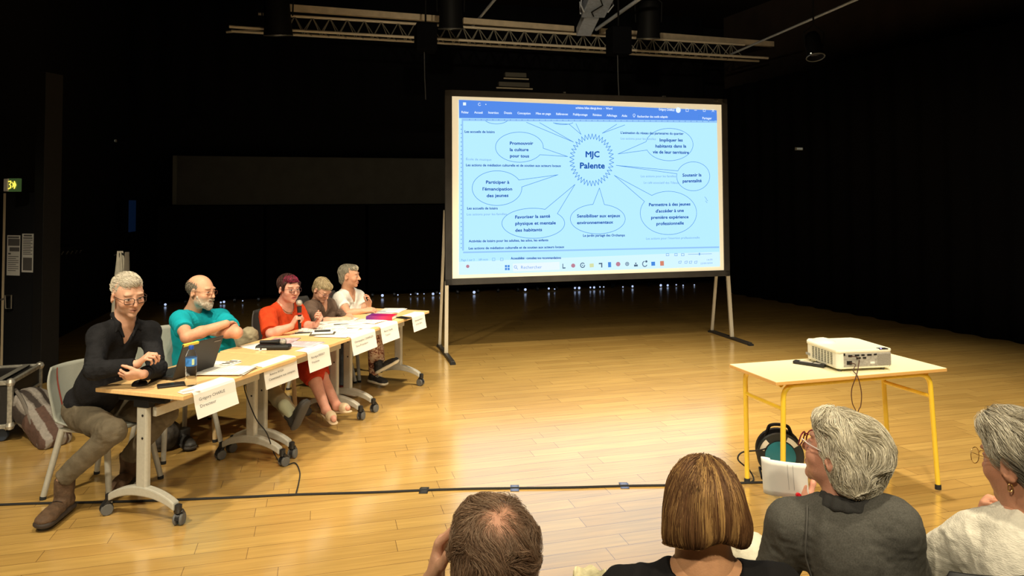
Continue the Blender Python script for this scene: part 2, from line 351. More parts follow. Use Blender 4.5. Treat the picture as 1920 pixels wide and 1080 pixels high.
# dim blue panel glow on the far left wall
bp_=ay(248,405,12.6); o=MB().box(bp_,(.02,.42,.55),PHI).build('wall_panel',mat('dark blue panel',(.004,.010,.028),.6,emit=(.001,.004,.013),es=1)); tag(o,'dim dark blue lit panel on the far left wall','panel')
for px,py,Y,lab in ((211,264,12.5,'tiny dim emergency light high on the dark left wall'),(1498,279,12.2,'tiny dim emergency light high on the right curtain')):
    o=thing('emergency_light',lab,'light',ay(px,py,Y)); part(MB().box((0,0,0),(.13,.05,.05),.3),'housing',mat('dim housing',(.3,.3,.26),.6),o,bevel=.005)
    part(MB().box((0,-.03,0),(.10,.02,.03),.3),'diffuser',mat('dim diffuser',(.3,.3,.25),.6,emit=(.09,.09,.07),es=1),o)
# ---------------------------------------------------------------- ceiling: battens, truss, pipes, lamps
def rz_at(px,py,z): 
    p=az(px,py,z); return p
zb=5.0
pa=az(508,12,zb); pb=az(1512,88,zb); du=(pb-pa).normalized()
def beamseg(x0,x1,i):
    a=pa.lerp(pb,(x0-508)/1004*1.0) ; b=pa.lerp(pb,(x1-508)/1004)
    # perspective-correct: intersect picture columns with the batten line
    def at(x):
        g=ray(x,12+(x-508)*.0757); t=(zb-CH)/g.z; return Vector((g.x*t,g.y*t,zb))
    a=at(x0); b=at(x1)
    o=MB().bar(a,b,.09,.105).build('ceiling_batten',M['beam'],bevel=.006)
    return tag(o,['pale wooden batten under the ceiling at the left, the longest one','pale wooden batten under the ceiling above the left half of the screen','short pale wooden batten just right of the silver duct','pale wooden batten under the ceiling above the right edge of the screen'][i],'batten','wooden battens under the ceiling')
for i,(a,b) in enumerate(((505,823),(868,1075),(1125,1193),(1237,1508))): beamseg(a,b,i)
zt=4.62
def tl(px,py,z):
    g=ray(px,py); t=(z-CH)/g.z; return Vector((g.x*t,g.y*t,z))
ta=tl(430,50,zt); tb=tl(1440,109,zt); tdir=(tb-ta).normalized(); tn=Vector((-tdir.y,tdir.x,0))
tru=thing('lighting_truss','long aluminium lattice truss hung across the stage above the screen','truss',ta)
Lt=(tb-ta).length
ch=[(tn*-.0,0,.0,'lower'),(tn*.30,0,.0,'lower'),(tn*.15,0,.26,'upper')]
A0,A1,A2=Vector((0,0,0)),tn*.30,tn*.15+Vector((0,0,.27))
for off,s0 in ((A0,0),(A1,0),(A2,.42)):
    part(MB().tube([off+tdir*s0,off+tdir*(Lt-s0)],.024,10),'chord',M['truss'],tru,smooth=True)
mb=MB(); n=int(Lt/.28)
for i in range(2,n-2):
    s=i*.28
    for lo in (A0,A1):
        mb.tube([lo+tdir*s,A2+tdir*(s+.14)],.009,6); mb.tube([A2+tdir*(s+.14),lo+tdir*(s+.28)],.009,6)
    mb.tube([A0+tdir*s,A1+tdir*(s+.14)],.008,6)
part(mb,'lattice',mat('dim truss brace',(.30,.28,.22),.5,metal=.1),tru,smooth=True)
pz=4.45
def pipe(p0,p1,z,lab,m,r=.022,ext=0):
    a=az(*p0,z); b=az(*p1,z); 
    o=MB().tube([a,b+(b-a).normalized()*ext],r,12).build('ceiling_pipe',m,smooth=True); return tag(o,lab,'pipe','pipes of the lighting grid')
M['pipe']=mat('galvanised steel pipe',(.75,.80,.88),.35,metal=.3)
pipe((884,52),(950,-28),5.1,'steel grid pipe running in depth left of the silver duct',M['pipe'],.024)
pipe((1118,55),(1230,-24),4.9,'steel grid pipe running in depth just right of the silver duct',M['pipe'],.03)
pipe((1370,102),(1650,-20),4.7,'steel grid pipe running in depth toward the upper right lamp',M['pipe'],.02)
pipe((425,60),(500,54),4.7,'short steel pipe at the left end of the truss',M['truss'],.02)
# silver duct box hung under the ceiling
d0=az(1094,60,4.9); d1=az(1135,-30,5.2); 
du_=thing('ceiling_projector','silver box shaped fixture hung from the grid above the screen','fixture',d0)
v=(d1-d0); vn=v.normalized(); sd=vn.cross(Vector((0,0,1))).normalized()
mb=MB().bar(Vector((0,0,0)),v*.40,.26,.16); part(mb,'front_box',mat('silver painted sheet',(.70,.78,.95),.4,noise=.1,nscale=14),du_,bevel=.012)
mb=MB().bar(v*.46,v*1.0,.40,.22); part(mb,'rear_box',mat('grey painted sheet',(.50,.57,.70),.45,noise=.2,nscale=20),du_,bevel=.012)
mb=MB().tube([v*.42+sd*.2+Vector((0,0,.2)),v*.42+sd*.2,v*.42-sd*.2,v*.42-sd*.2+Vector((0,0,.2))],.014,8)
for k in (-1,1): mb.tube([v*.6+sd*.2*k+Vector((0,0,-.12)),v*.66+sd*.27*k+Vector((0,0,-.05)),v*.6+sd*.22*k+Vector((0,0,.2))],.012,8)
part(mb,'hanging_bracket',M['pipe'],du_,smooth=True)
mb=MB().tube([v*.5+Vector((0,0,-.11)),v*.62+sd*.08+Vector((0,0,-.14)),v*.74-sd*.06+Vector((0,0,-.12)),v*.9+sd*.05+Vector((0,0,-.13))],.01,8)
part(mb,'cable',M['rubber'],du_,smooth=True)
# stage lanterns
def lantern(px,py,Y,s,lab,tilt=.2,glint=False,name='stage_lantern'):
    p=ay(px,py,Y); o=thing(name,lab,'stage lantern',p,group='stage lanterns on the grid')
    R=Matrix.Rotation(tilt,3,'X')
    part(MB().lathe([(.0,.26*s),(.09*s,.26*s),(.13*s,.18*s),(.14*s,-.12*s),(.15*s,-.2*s),(.135*s,-.2*s),(.12*s,-.1*s)],20,R=R),'can',M['steel'],o,smooth=True)
    part(MB().lathe([(0,-.12*s),(.12*s,-.115*s)],20,R=R),'lens',mat('dark lens',(.05,.05,.06),.08,spec=.8),o,smooth=True)
    part(MB().tube([(0,0,.36*s),(0,0,5.9-p.z)],.012,8),'hanging_rod',M['steel'],o,smooth=True)
    part(MB().tube([(-.16*s,0,0),(-.17*s,0,.25*s),(0,0,.38*s),(.17*s,0,.25*s),(.16*s,0,0)],.012,8),'yoke',M['steel'],o,smooth=True)
    part(MB().tube([R@Vector((.148*s*math.cos(t),.148*s*math.sin(t),-.2*s)) for t in [k*math.pi/8 for k in range(16)]],.008,6,closed=True),'rim',mat('lantern rim',(.22,.22,.20),.35,metal=.6),o,smooth=True)
    return o
lantern(845,22,11.0,1.3,'black stage lantern hanging between the two left battens')
lantern(1216,42,11.6,1.3,'black stage lantern hanging right of the silver fixture')
lantern(1526,88,9.2,.75,'small black stage lantern with bright glints at the upper right',tilt=-.3)
g=ay(1521,100,9.1); o=MB().lathe([(0,-.012),(.014,0),(0,.012)],8,g).build('lamp_glint',mat('bright glint point',(1,.9,.7),.3,emit=(1,.9,.65),es=2),smooth=True); tag(o,'small bright glint, painted as a glow, under the upper right lantern','glint')  # glint on the lantern put in as a glowing bead
lantern(520,30,11.2,1.5,'large dark stage lantern at the left end of the truss')
for px,py,lab in ((798,72,'black square hanging block covering the truss left of centre'),(1160,78,'black square hanging block covering the truss right of the silver fixture')):
    p=ay(px,py,11.0); o=thing('stage_speaker',lab,'speaker',p,group='black hanging blocks'); part(MB().box((0,0,0),(.32,.3,.42),PHI),'cabinet',M['black'],o,bevel=.02)
    part(MB().tube([(0,0,.2),(0,0,.75)],.015,8),'hanging_rod',M['steel'],o,smooth=True)
    part(MB().tube([(-.02,0,-.2),(-.015,0,-.6),(0,0,-.95)],.008,6),'dangling_cable',mat('dim cable',(.09,.09,.09),.7),o,smooth=True)
# flat flood lights stacked on the back wall
def flood(px,py,Y,w_,lab):
    o=thing('flood_light',lab,'flood light',ay(px,py,Y),PHI,group='flat flood lights on the back wall')
    part(MB().box((0,0,.05),(w_*.85,.12,.09)),'housing',mat('dim lamp housing',(.09,.08,.06),.6),o,bevel=.01)
    part(MB().box((0,-.07,-.03),(w_,.03,.025)),'lip',mat('pale lamp lip',(.45,.38,.26),.5),o,bevel=.004)
    part(MB().box((0,.1,.05),(.05,.12,.05)),'bracket',M['steel'],o)
flood(435,128,13.4,.42,'flat flood light on the dark upper left wall, the larger one')
flood(478,150,13.6,.26,'flat flood light on the dark upper left wall, the smaller lower one')
flood(966,146,13.8,.50,'flat flood light over the screen, upper of the stacked pair')
flood(963,164,13.7,.72,'flat flood light over the screen, lower and wider of the stacked pair')
# ================================================================ PROJECTION SCREEN
SX,SY,SYAW,SW,SZ0,SH=-.8114,8.6566,.2474,3.8098,.8372,2.3606
sr=Vector((math.cos(SYAW),math.sin(SYAW),0)); sn=Vector((math.sin(SYAW),-math.cos(SYAW),0))   # sn faces the room
S0=Vector((SX,SY,0))
scr=thing('projection_screen','large folding projection screen in a dark frame on four pale legs','projection screen',S0,SYAW)
def sl(px,py,off=.0):     # picture point on the screen plane -> (u,z)
    g=ray(px,py); P0=S0+sn*off; t=(P0-Vector((0,0,CH))).dot(sn)/g.dot(sn); p=Vector((0,0,CH))+g*t-S0
    return p.dot(sr),p.z
def L3(u,z,off=0): return (u,-off,z)      # local frame of the thing: x along the screen, -y to the room
fm=mat('dark grey screen frame cloth',(.040,.038,.036),.75,noise=.2,nscale=6,bump=.3,bscale=9)
c=[sl(847,181),sl(1351.5,196.3),sl(1357.5,506.5),sl(848,522.3)]
u0,z1=0,SZ0+SH
mb=MB(); fw=.09
u_l=c[0][0]; u_r=(c[1][0]+c[2][0])/2; z_t=(c[0][1]+c[1][1])/2; z_b=(c[2][1]+c[3][1])/2
mb.box(((u_l)/2,0,(SZ0+z1)/2),(u_l,.05,SH)); mb.box(((SW+u_r)/2,0,(SZ0+z1)/2),(SW-u_r,.05,SH))
mb.box((SW/2,0,(z1+z_t)/2),(SW,.05,z1-z_t)); mb.box((SW/2,0,(z_b+SZ0)/2),(SW,.05,z_b-SZ0))
part(mb,'frame',fm,scr,bevel=.006)
part(MB().box(((u_l+u_r)/2,.002,(z_t+z_b)/2),(u_r-u_l+.02,.012,z_t-z_b+.02)),'screen_surface',mat('self-lit cream projection cloth',(.82,.74,.55),.8,emit=(.62,.52,.34),es=.95),scr)  # ambient light on the cream margin put in as emission
# projected picture, corner to corner
Q=[sl(860,187.4),sl(1342.7,207.3),sl(1349.3,499.6),sl(860,515.4)]
def bil(s,t):   # s across 0..1, t down 0..1
    a=[Q[0][k]*(1-s)+Q[1][k]*s for k in(0,1)]; b=[Q[3][k]*(1-s)+Q[2][k]*s for k in(0,1)]
    return a[0]*(1-t)+b[0]*t,a[1]*(1-t)+b[1]*t
def em(name,c,s=1.0): return mat(name,(.01,.01,.01),.9,spec=0,emit=srgb(*c),es=s)
EM=dict(page=em('projected page blue white',(178,230,255),1.1),bar=em('projected blue title bar',(84,140,236)),white=em('projected white',(225,240,255),1.1),
        line=em('projected outline blue',(70,140,225)),dark=em('projected dark text',(22,84,176)),soft=em('projected pale text',(110,160,225)),rule=em('projected ruler',(150,200,250)),
        task=em('projected taskbar',(205,238,255),1.1),red=em('projected red',(190,130,150)),yel=em('projected yellow',(215,225,170)),org=em('projected orange',(215,135,110)),grey=em('projected grey',(75,100,125)))
def quad(mb,pts,off):
    return mb.add([L3(*sl(x,y),off) for x,y in pts],[tuple(range(len(pts)))])
def z2(x,y): return 830+x/2.842,160+y/2.842     # from my enlarged view of the screen
image=part(MB().add([L3(*q,.012) for q in Q],[(0,1,2,3)]),'projected_image',EM['page'],scr,fix=False)
def layer(name,em_,mb,off=None): return mb.build(name,em_,image,fix=False)
def qz(mb,pts,off): return quad(mb,[z2(*p) for p in pts],off)
layer('title_bar',EM['bar'],qz(MB(),[(85,78),(1457,134),(1459,189),(87,175)],.014))
layer('task_bar',EM['task'],qz(MB(),[(86,940),(1472,886),(1475,965),(85,1010)],.014))
mb=MB(); qz(mb,[(100,178),(1459,190),(1459,200),(100,190)],.0145); qz(mb,[(100,190),(108,190),(112,880),(103,880)],.0145)
qz(mb,[(108,886),(1470,858),(1470,866),(108,894)],.0145); layer('ruler',EM['rule'],mb)
# lines as thin ribbons
def polyl(mb,pts,wd=2.2,off=.016,closed=False):
    P=[Vector(sl(*z2(*p))) for p in pts]; n=len(P); wd=wd*1.12/2.842*.0068
    for i in range(n if closed else n-1):
        a,b=P[i],P[(i+1)%n]; d=(b-a); 
        if d.length<1e-6: continue
        d.normalize(); q=Vector((-d.y,d.x))*wd/2; e=d*wd*.4
        mb.add([L3(*(a-q-e),off),L3(*(b-q+e),off),L3(*(b+q+e),off),L3(*(a+q-e),off)],[(0,1,2,3)])
def bubble(cx,cy,rx,ry,b0,b1,tip,rot=0):
    """ellipse outline broken between b0 and b1 (degrees, clockwise from +x) with a pointer to tip"""
    pts=[]; a=b1; end=b0 if b0>b1 else b0+360
    n=56
    for i in range(n+1):
        t=math.radians(b1+(end-b1)*i/n); pts.append((cx+rx*math.cos(t),cy+ry*math.sin(t)))
    polyl(MBl,pts+[tip,pts[0]])
MBl=MB()
bubble(407,330,127,80,4,30,(664,380)); bubble(288,548,132,92,-28,-4,(612,477)); bubble(481,735,167,80,-68,-40,(703,528))
bubble(824,712,146,79,-100,-76,(833,547)); bubble(1200,680,150,115,-148,-126,(912,480)); bubble(1332,485,88,77,-170,-158,(922,427) )
bubble(1205,316,126,86,-200,-170,(932,366))
# pieces cut by the top of the page
def arc(cx,cy,rx,ry,a0,a1): polyl(MBl,[(cx+rx*math.cos(math.radians(a0+(a1-a0)*i/20)),cy+ry*math.sin(math.radians(a0+(a1-a0)*i/20))) for i in range(21)])
arc(285,180,62,26,20,160); arc(640,190,60,20,30,150)
polyl(MBl,[(445,198),(695,303),(515,200)]); polyl(MBl,[(590,202),(672,208),(735,262),(708,205)]); polyl(MBl,[(925,208),(848,256),(968,212)])
# star burst
st=[]
for i in range(76):
    t=2*math.pi*i/76+.02; r_=(1.0 if i%2 else .80); st.append((792+118*r_*math.cos(t),398+139*r_*math.sin(t)))
polyl(MBl,st,2.6,closed=True)
polyl(MBl,[(1360,160),(1445,164),(1445,190),(1360,186)],1.5,.017,True)
layer('diagram_lines',EM['line'],MBl)
# text: size given as letter height in my enlarged pixels; every line from (x0,y0) to (x1,y1) baseline
def line_of(mb,txt,x0,y0,x1,y1,size,bold=.0,off=.017,fit=True):
    a=Vector(sl(*z2(x0,y0))); b=Vector(sl(*z2(x1,y1))); up=Vector(sl(*z2(x0,y0-100)))-a; s=size/100*up.length
    tmp=MB(); text_mesh(txt,s*1.38,lambda x,y:(x,y,0),tmp)
    if not tmp.v: return
    w_=max(v[0] for v in tmp.v); d=(b-a); k=d.length/w_ if fit else 1; dn=d.normalized(); un=up.normalized()
    for ox,oy in (((0,0),(bold,0),(-bold,0),(0,bold),(0,-bold)) if bold else ((0,0),)): mb.add([L3(*(a+dn*(v[0]*k+ox)+un*(v[1]+oy)),off+(abs(ox)+2*abs(oy)+ox*.5+oy*.3)*.3) for v in tmp.v],tmp.f)
T=MB()
for t in (('MJC',757,383,832,383,32,.0035),('Palente',727,443,860,443,32,.0035)): line_of(T,t[0],*t[1:6],bold=t[6])
big=[('Promouvoir',355,317,480,317),('la culture',355,351,455,351),('pour tous',356,384,458,385),
 ('Participer à',228,524,353,524),("l'émancipation",210,560,368,560),('des jeunes',232,596,348,594),
 ('Favoriser la santé',383,710,570,704),('physique et mentale',384,744,600,740),('des habitants',384,780,527,776),
 ('Sensibiliser aux enjeux',713,704,943,702),('environnementaux',713,740,905,736),
 ('Permettre à des jeunes',1095,644,1316,640),("d'accéder à une",1131,678,1281,674),('première expérience',1107,712,1306,708),('professionnelle',1135,745,1281,741),
 ('Soutenir la',1274,487,1375,485),('parentalité',1275,518,1376,516),('Impliquer les',1152,300,1275,300),('habitants dans la',1130,332,1294,332),('vie de leur territoire',1117,363,1308,366)]
for t in big: line_of(T,*t,17,bold=.002)
small=[('Les accueils de loisirs',115,253,275,255),('Les actions de médiation culturelle et de soutien aux acteurs locaux',122,431,628,435),
 ('Les accueils de loisirs',128,661,291,661),('Les actions de médiation culturelle et de soutien aux acteurs locaux',136,874,645,866),
 ("L'animation du réseau des partenaires du quartier",945,259,1280,264),('Activités de loisirs pour les adultes, les ados, les enfants',138,836,560,830),('Le jardin partagé des Orchamps',745,806,968,804),
 ('Accessibilité : consultez nos recommandations',362,927,628,924)]
for t in small: line_of(T,*t,13,bold=.0014)
layer('projected_text',EM['dark'],T)
T=MB()
for t in [('École de musique',122,399,258,402),('Les actions pour les familles',126,693,340,691),('Les actions pour les familles',945,289,1133,292),('Les actions pour les familles',1052,490,1240,490),
 ('Le café associatif des Tilleuls',1068,524,1255,525),("Les actions pour l'insertion professionnelle",1080,822,1366,816),('Page 1 sur 3',97,936,168,934),('189 mots',188,934,240,932)]: line_of(T,*t,12)
line_of(T,'Rechercher',414,977,526,975,17)
polyl(T,[(386+7*math.cos(k*.7),967+7*math.sin(k*.7)) for k in range(10)],2,.017); polyl(T,[(391,972),(398,979)],2,.017)
for x in (270,313): polyl(T,[(x-7,920),(x+7,920),(x+7,934),(x-7,934)],1.5,.017,True)
polyl(T,[(1305,900),(1430,897)],2,.017); qz(T,[(1362,892),(1368,892),(1368,905),(1362,905)],.017)
for x in (1195,1240,1276,1262+30,1322): 
    if x<1290: polyl(T,[(x-7,896),(x+7,896),(x+7,908),(x-7,908)],2,.017,True)
for x in (1262,1294,1318,1346): polyl(T,[(x-7,938),(x+7,936),(x+4,948),(x-7,948)],2,.017,True)
line_of(T,'14:35',1402,934,1434,932,9); line_of(T,'23/05/2024',1370,953,1434,950,9)
for (x,y) in [(1398,600),(1405,612),(1402,622)]: polyl(T,[(x-5,y-6),(x+4,y+4)],2,.017)
for i in range(30):
    y=210+i*22.5; qz(T,[(95,y),(100,y),(100,y+5),(95,y+5)],.017)
for i in range(42):
    x=140+i*31; y=181+x*.0075
    qz(T,[(x,y-2),(x+4,y-2),(x+4,y+5),(x,y+5)],.017)
layer('pale_text',EM['soft'],T)
T=MB()
for t in [('Fichier',98,149,137,151),('Accueil',167,150,211,152),('Insertion',241,151,296,153),('Dessin',325,152,367,154),('Conception',396,154,466,156),('Mise en page',494,156,574,158),('Références',602,159,665,160),('Publipostage',692,161,769,163),('Révision',797,163,844,165),('Affichage',871,166,926,168),('Aide',951,168,980,169),
  ("Rechercher des outils adaptés",1034,172,1196,174),('schéma bilan élargi.docx  -  Word',706,126,901,130),('Grégory CHARLE',1148,134,1232,138),('Partager',1380,181,1430,182)]: line_of(T,*t,12,bold=.001)
qz(T,[(107,92),(123,92),(123,108),(107,108)],.018)
polyl(T,[(195+7*math.cos(k*.6),102+7*math.sin(k*.6)) for k in range(1,10)],2,.018); qz(T,[(226,100),(231,100),(231,105),(226,105)],.018)
T.add([L3(*sl(*z2(1252+13*math.cos(k*.4),133+15*math.sin(k*.4))),.018) for k in range(16)],[tuple(range(16))])
polyl(T,[(1017+6*math.cos(k*.7),160+7*math.sin(k*.7)) for k in range(9)],2,.018,True); polyl(T,[(1014,170),(1020,170)],2,.018)
polyl(T,[(1293,126),(1306,126),(1306,140),(1293,140)],2,.018,True); polyl(T,[(1338,134),(1350,134)],2,.018); polyl(T,[(1385,129),(1396,129),(1396,140),(1385,140)],2,.018,True)
polyl(T,[(1431,130),(1443,142)],2,.018); polyl(T,[(1443,130),(1431,142)],2,.018)
qz(T,[(372,950),(620,940),(622,982),(374,992)],.0155)
layer('white_lettering',EM['white'],T)
# taskbar icons
I=MB(); ic=[]
def disc(mb,x,y,r,off=.0185,n=14): mb.add([L3(*sl(*z2(x+r*math.cos(k*2*math.pi/n),y+r*math.sin(k*2*math.pi/n))),off) for k in range(n)],[tuple(range(n))])
m=MB(); disc(m,132,964,9); disc(m,693,960,11); disc(m,932,952,12); layer('round_icon',EM['red'],m)
m=MB(); qz(m,[(780,950),(802,948),(803,968),(781,970)],.0185); layer('folder_icon',EM['yel'],m)
m=MB(); qz(m,[(1155,936),(1175,935),(1176,960),(1156,961)],.0185); layer('square_icon',EM['org'],m)
m=MB()
for dx in (0,14):
    for dy in (0,15): qz(m,[(330+dx,957+dy),(341+dx,957+dy),(341+dx,969+dy),(330+dx,969+dy)],.0185)
qz(m,[(878,942),(894,941),(895,968),(879,969)],.0185); qz(m,[(1108,940),(1128,939),(1129,960),(1109,961)],.0185); layer('blue_icon',EM['line'],m)
m=MB(); qz(m,[(636,950),(640,950),(640,970),(652,969),(652,975),(636,976)],.0185)
polyl(m,[(743+11*math.cos(k*.5),958+12*math.sin(k*.5)) for k in range(12)],4,.0185); disc(m,743,958,3)
qz(m,[(829,946),(848,945),(848,970),(842,970),(842,952),(829,953)],.0185); polyl(m,[(980+9*math.cos(k*.8),951+9*math.sin(k*.8)) for k in range(8)],3,.0185,True); disc(m,980,951,4)
qz(m,[(1016,955),(1036,954),(1037,964),(1017,965)],.0185); disc(m,1026,948,4)
polyl(m,[(1074+12*math.cos(k*.5),951+14*math.sin(k*.5)) for k in range(1,10)],4,.0185); disc(m,1082,938,6); layer('dark_icon',EM['grey'],m)
# legs: front upright and rear brace on each side, feet in depth
lm=mat('pale aluminium leg',(.60,.55,.44),.5,metal=.3); fo=mat('dark steel foot bar',(.05,.045,.04),.5,metal=.5)
for (fa,fb,xf,ub) in (((828,650),(844,684),.02,-.03),((1331,623),(1409,648),SW-.02,-.12)):
    A=az(*fa)-S0; B=az(*fb)-S0; A=Vector((A.dot(sr),A.dot(-sn),0)); B=Vector((B.dot(sr),B.dot(-sn),0)); A.z=B.z=.02
    x=(A.x+B.x)/2; A.x=B.x=x
    ft=part(MB().bar(A,B,.05,.035),'foot',fo,scr,bevel=.004)
    mb=MB()
    for q_ in (A,B): mb.box(q_+Vector((0,0,-.01)),(.06,.05,.024))
    mb.build('end_cap',M['rubber'],ft)
    part(MB().bar((xf,.0,SZ0+.05),(x,-.02,.03),.045,.035,(0,1,0)),'leg',lm,scr,bevel=.004)
    part(MB().bar((xf+ub*.4,.05,SZ0+.9),(x,A.y*.93,.03),.035,.03,(0,1,0)),'brace',lm,scr,bevel=.004)
part(MB().box((SW*.40,-.0,z1+.012),(.03,.03,.02)).box((SW*.76,0,z1+.008),(.05,.03,.015)).box((SW*.955,-.027,z1-.03),(.06,.01,.012)),'clip',M['alu'],scr,bevel=.002)
# ================================================================ CONFERENCE TABLES
M['oak']=mat('light beech laminate',(.80,.53,.24),.42,noise=.06,nscale=6,stretch=(3,20,1),coat=.2)
M['oakedge']=mat('beech edge band',(.74,.47,.19),.5)
M['grey']=mat('grey powder coated steel',(.44,.43,.37),.45,metal=.15,noise=.05,nscale=60)
M['wheel']=mat('grey rubber wheel tread',(.10,.10,.095),.6)
TW,TH=.5487,.741
def conf_table(b,a,Lg,ov0,ov1,label,sw):
    o=thing('conference_table',label,'table',(b[0],b[1],0),a,group='flip top tables in the row')
    # local: x along the row, y toward the sitters (0 = front casters, TW = rear casters)
    L=Lg+ov0+ov1; top=MB().box((Lg/2+(ov1-ov0)/2,TW/2,TH-.0125),(L,TW+.092,.025))
    tp=part(top,'tabletop',M['oak'],o,bevel=.004)
    for x in (0,Lg):
        post=MB(); post.box((x,TW/2,(.15+TH-.06)/2+.01),(.04,.078,TH-.06-.15)); leg=part(post,'leg',M['grey'],o,bevel=.012)
        mb=MB()
        for z in (.47,.60): mb.lathe([(0,-.022),(.007,-.022),(.007,.022),(0,.022)],10,(x,TW/2-.01,z),Matrix.Rotation(math.pi/2,3,'Y'))
        mb.build('bolt',M['bplastic'],leg)
        # arched foot
        ft=MB(); n=14
        def arc_(t): y=.035+t*(TW-.07); return y,.105+.062*(1-(2*t-1)**2)**.9
        vs=[];
        for i in range(n+1):
            y,z=arc_(i/n); hh=.022+.006*(1-abs(2*i/n-1)); 
            vs+= [(x-.024,y,z-hh),(x+.024,y,z-hh),(x+.024,y,z+hh),(x-.024,y,z+hh)]
        fs=[(0,1,2,3),tuple(n*4+k for k in(3,2,1,0))]+[(i*4+k,i*4+(k+1)%4,i*4+4+(k+1)%4,i*4+4+k) for i in range(n) for k in range(4)]
        ft.add(vs,fs); part(ft,'foot',M['grey'],o,bevel=.008,smooth=False)
        for k,y in enumerate((.02,TW-.02)):
            sg=-1 if k==0 else 1; tw=sw[(0 if x==0 else 2)+k]; R=Matrix.Rotation(tw,3,'Z'); c=Vector((x,y+sg*.0,0))
            mb=MB().lathe([(.016,.07),(.02,.075),(.02,.115),(.012,.12)],12,c); mb.bar(c+Vector((0,0,.085)),c+R@Vector((.03,0,.05)),.05,.02)
            mb.add(*[[(c+R@Vector((.012+.036*math.cos(t)*q_,yy,.036+.036*math.sin(t)*q_))) for yy in (-.012,.012) for t in [k_*math.pi/10 for k_ in range(11)] for q_ in (1.0,)],
                [tuple(range(11))[::-1],tuple(range(11,22))]+[(i,i+1,i+12,i+11) for i in range(10)]])
            cs_=part(mb,'caster',M['bplastic'],o,smooth=True)
            wb=MB()
            for yy in (-.014,.014):
                wb.lathe([(.012,-.009),(.030,-.009),(.034,-.005),(.034,.005),(.030,.009),(.012,.009)],20,c+R@Vector((.012,yy*1.25,.034)),R@Matrix.Rotation(math.pi/2,3,'X'))
            wb.build('wheel',M['wheel'],cs_,smooth=True)
    part(MB().box((Lg/2,TW/2-.06,TH-.125),(Lg-.03,.028,.055)),'rail',M['grey'],o,bevel=.005)
    for x in (0,Lg): part(MB().box((x,TW/2,TH-.045),(.045,TW*.62,.035)).box((x,TW/2,TH-.07),(.05,.11,.05)),'flip_bracket',M['steel'],o,bevel=.004)
    mb=MB()
    for y in (.10,.17,.24): mb.box((Lg/2,TW-y+.05,TH-.035),(Lg-.2,.02,.012))
    part(mb,'under_rib',M['grey'],o)
    return o
T1=conf_table((-1.8819,4.1249),1.2541,.9587,.0453,.07,'nearest beech flip-top table, carrying the laptop and water bottle',(.3,2.6,-.3,2.8))
T2=conf_table((-1.5643,5.1873),1.2538,.9587,.07,.10,'middle beech flip-top table, under the black case and spread papers',(.2,2.9,.1,2.5))
T3=conf_table((-1.2006,6.3209),1.248,.9587,.10,.0453,'farthest beech flip-top table, ending the row beside the screen',(-.2,2.7,1.4,2.5))
def tloc(T,x,y,z=0): return T.matrix_basis@Vector((x,y,TH+z))
TZ=TH
# ---------------------------------------------------------------- folded name cards hanging over the front edge
def name_card(px,w1,lines,label,T,flip=0,drop=.145,wd=.215,lean=0):
    """px: picture point of the near upper corner where the card bends over the edge"""
    inv=T.matrix_basis.inverted(); q_=inv@az(px[0],px[1],TH); q2=inv@az(w1[0],w1[1],TH)
    x0,x1=q_.x,q2.x; ye=-.046-.003
    p0=T.matrix_basis@Vector((x0,ye,TH)); a=T.matrix_basis.to_euler().z
    o=thing('name_card',label,'name card',p0,a,group='paper name cards over the table edges')
    W=x1-x0
    sh=MB(); n=6
    prof=[(.105,.003),(.05,.003),(.008,.004),(-.001,.001),(-.008,-.012),(-.016-lean*.3,-drop*.5),(-.030-lean,-drop)]
    def fn(u,v):
        i=min(int(v*(len(prof)-1)),len(prof)-2); t=v*(len(prof)-1)-i; y=prof[i][0]*(1-t)+prof[i+1][0]*t; z=prof[i][1]*(1-t)+prof[i+1][1]*t
        return Vector((u*W+.02*(1 if v<.3 else 0)*(.5-v),y,z))
    sh.grid(fn,2,13); part(sh,'card',M['paper'],o,thick=.0012)
    mb=MB()
    for txt,fx,wf,fz,sz in lines:
        tmp=MB(); text_mesh(txt,sz*1.4,lambda x,y:(x,y,0),tmp); w_=max(v[0] for v in tmp.v)
        k=wf*W/w_
        def at(x,z):
            v=-(z); t=min(1,max(0,v/drop)); y=(-.004-.012*t/.5 if t<.5 else -.016-(.014+lean)*(t-.5)/.5); return Vector((fx*W+x*k,y-.004,z))
        mb.add([at(v[0],-fz*drop+v[1]) for v in tmp.v],tmp.f)
    part(mb,'lettering',M['ink'],o); return o
name_card((388,740),(453,712),[('Grégory CHARLE',.10,.62,.36,.017),('Directeur',.10,.38,.62,.017)],'white name card folded over the nearest table edge, the largest in view',T1,lean=.01)
name_card((502,690),(549,668),[('Antoine AVGA',.14,.42,.44,.015),('Commissaire aux comptes',.10,.80,.66,.015)],'white name card over the near end of the middle table, two printed lines',T2)
name_card((572,661),(610,647),[('Marie-Agnès PERREAUT',.13,.62,.36,.016),('Présidente',.13,.34,.60,.016)],'white name card on the middle table in front of the woman in red',T2)
name_card((654,633),(685,617),[('Christophe CHARLES',.10,.78,.36,.016),('Vice-Président',.13,.5,.60,.016)],'white name card at the far end of the middle table before the brown shirt',T2)
name_card((716,614),(742,603),[('Marie-Claude',.15,.5,.36,.016),('Trésorière',.2,.28,.60,.016)],'white name card nearest the book on the farthest table',T3)
name_card((770,594),(791,586),[('Jacqueline',.18,.6,.36,.016),('Secrétaire adjointe',.2,.5,.60,.016)],'white name card at the far end of the row beside the screen',T3)
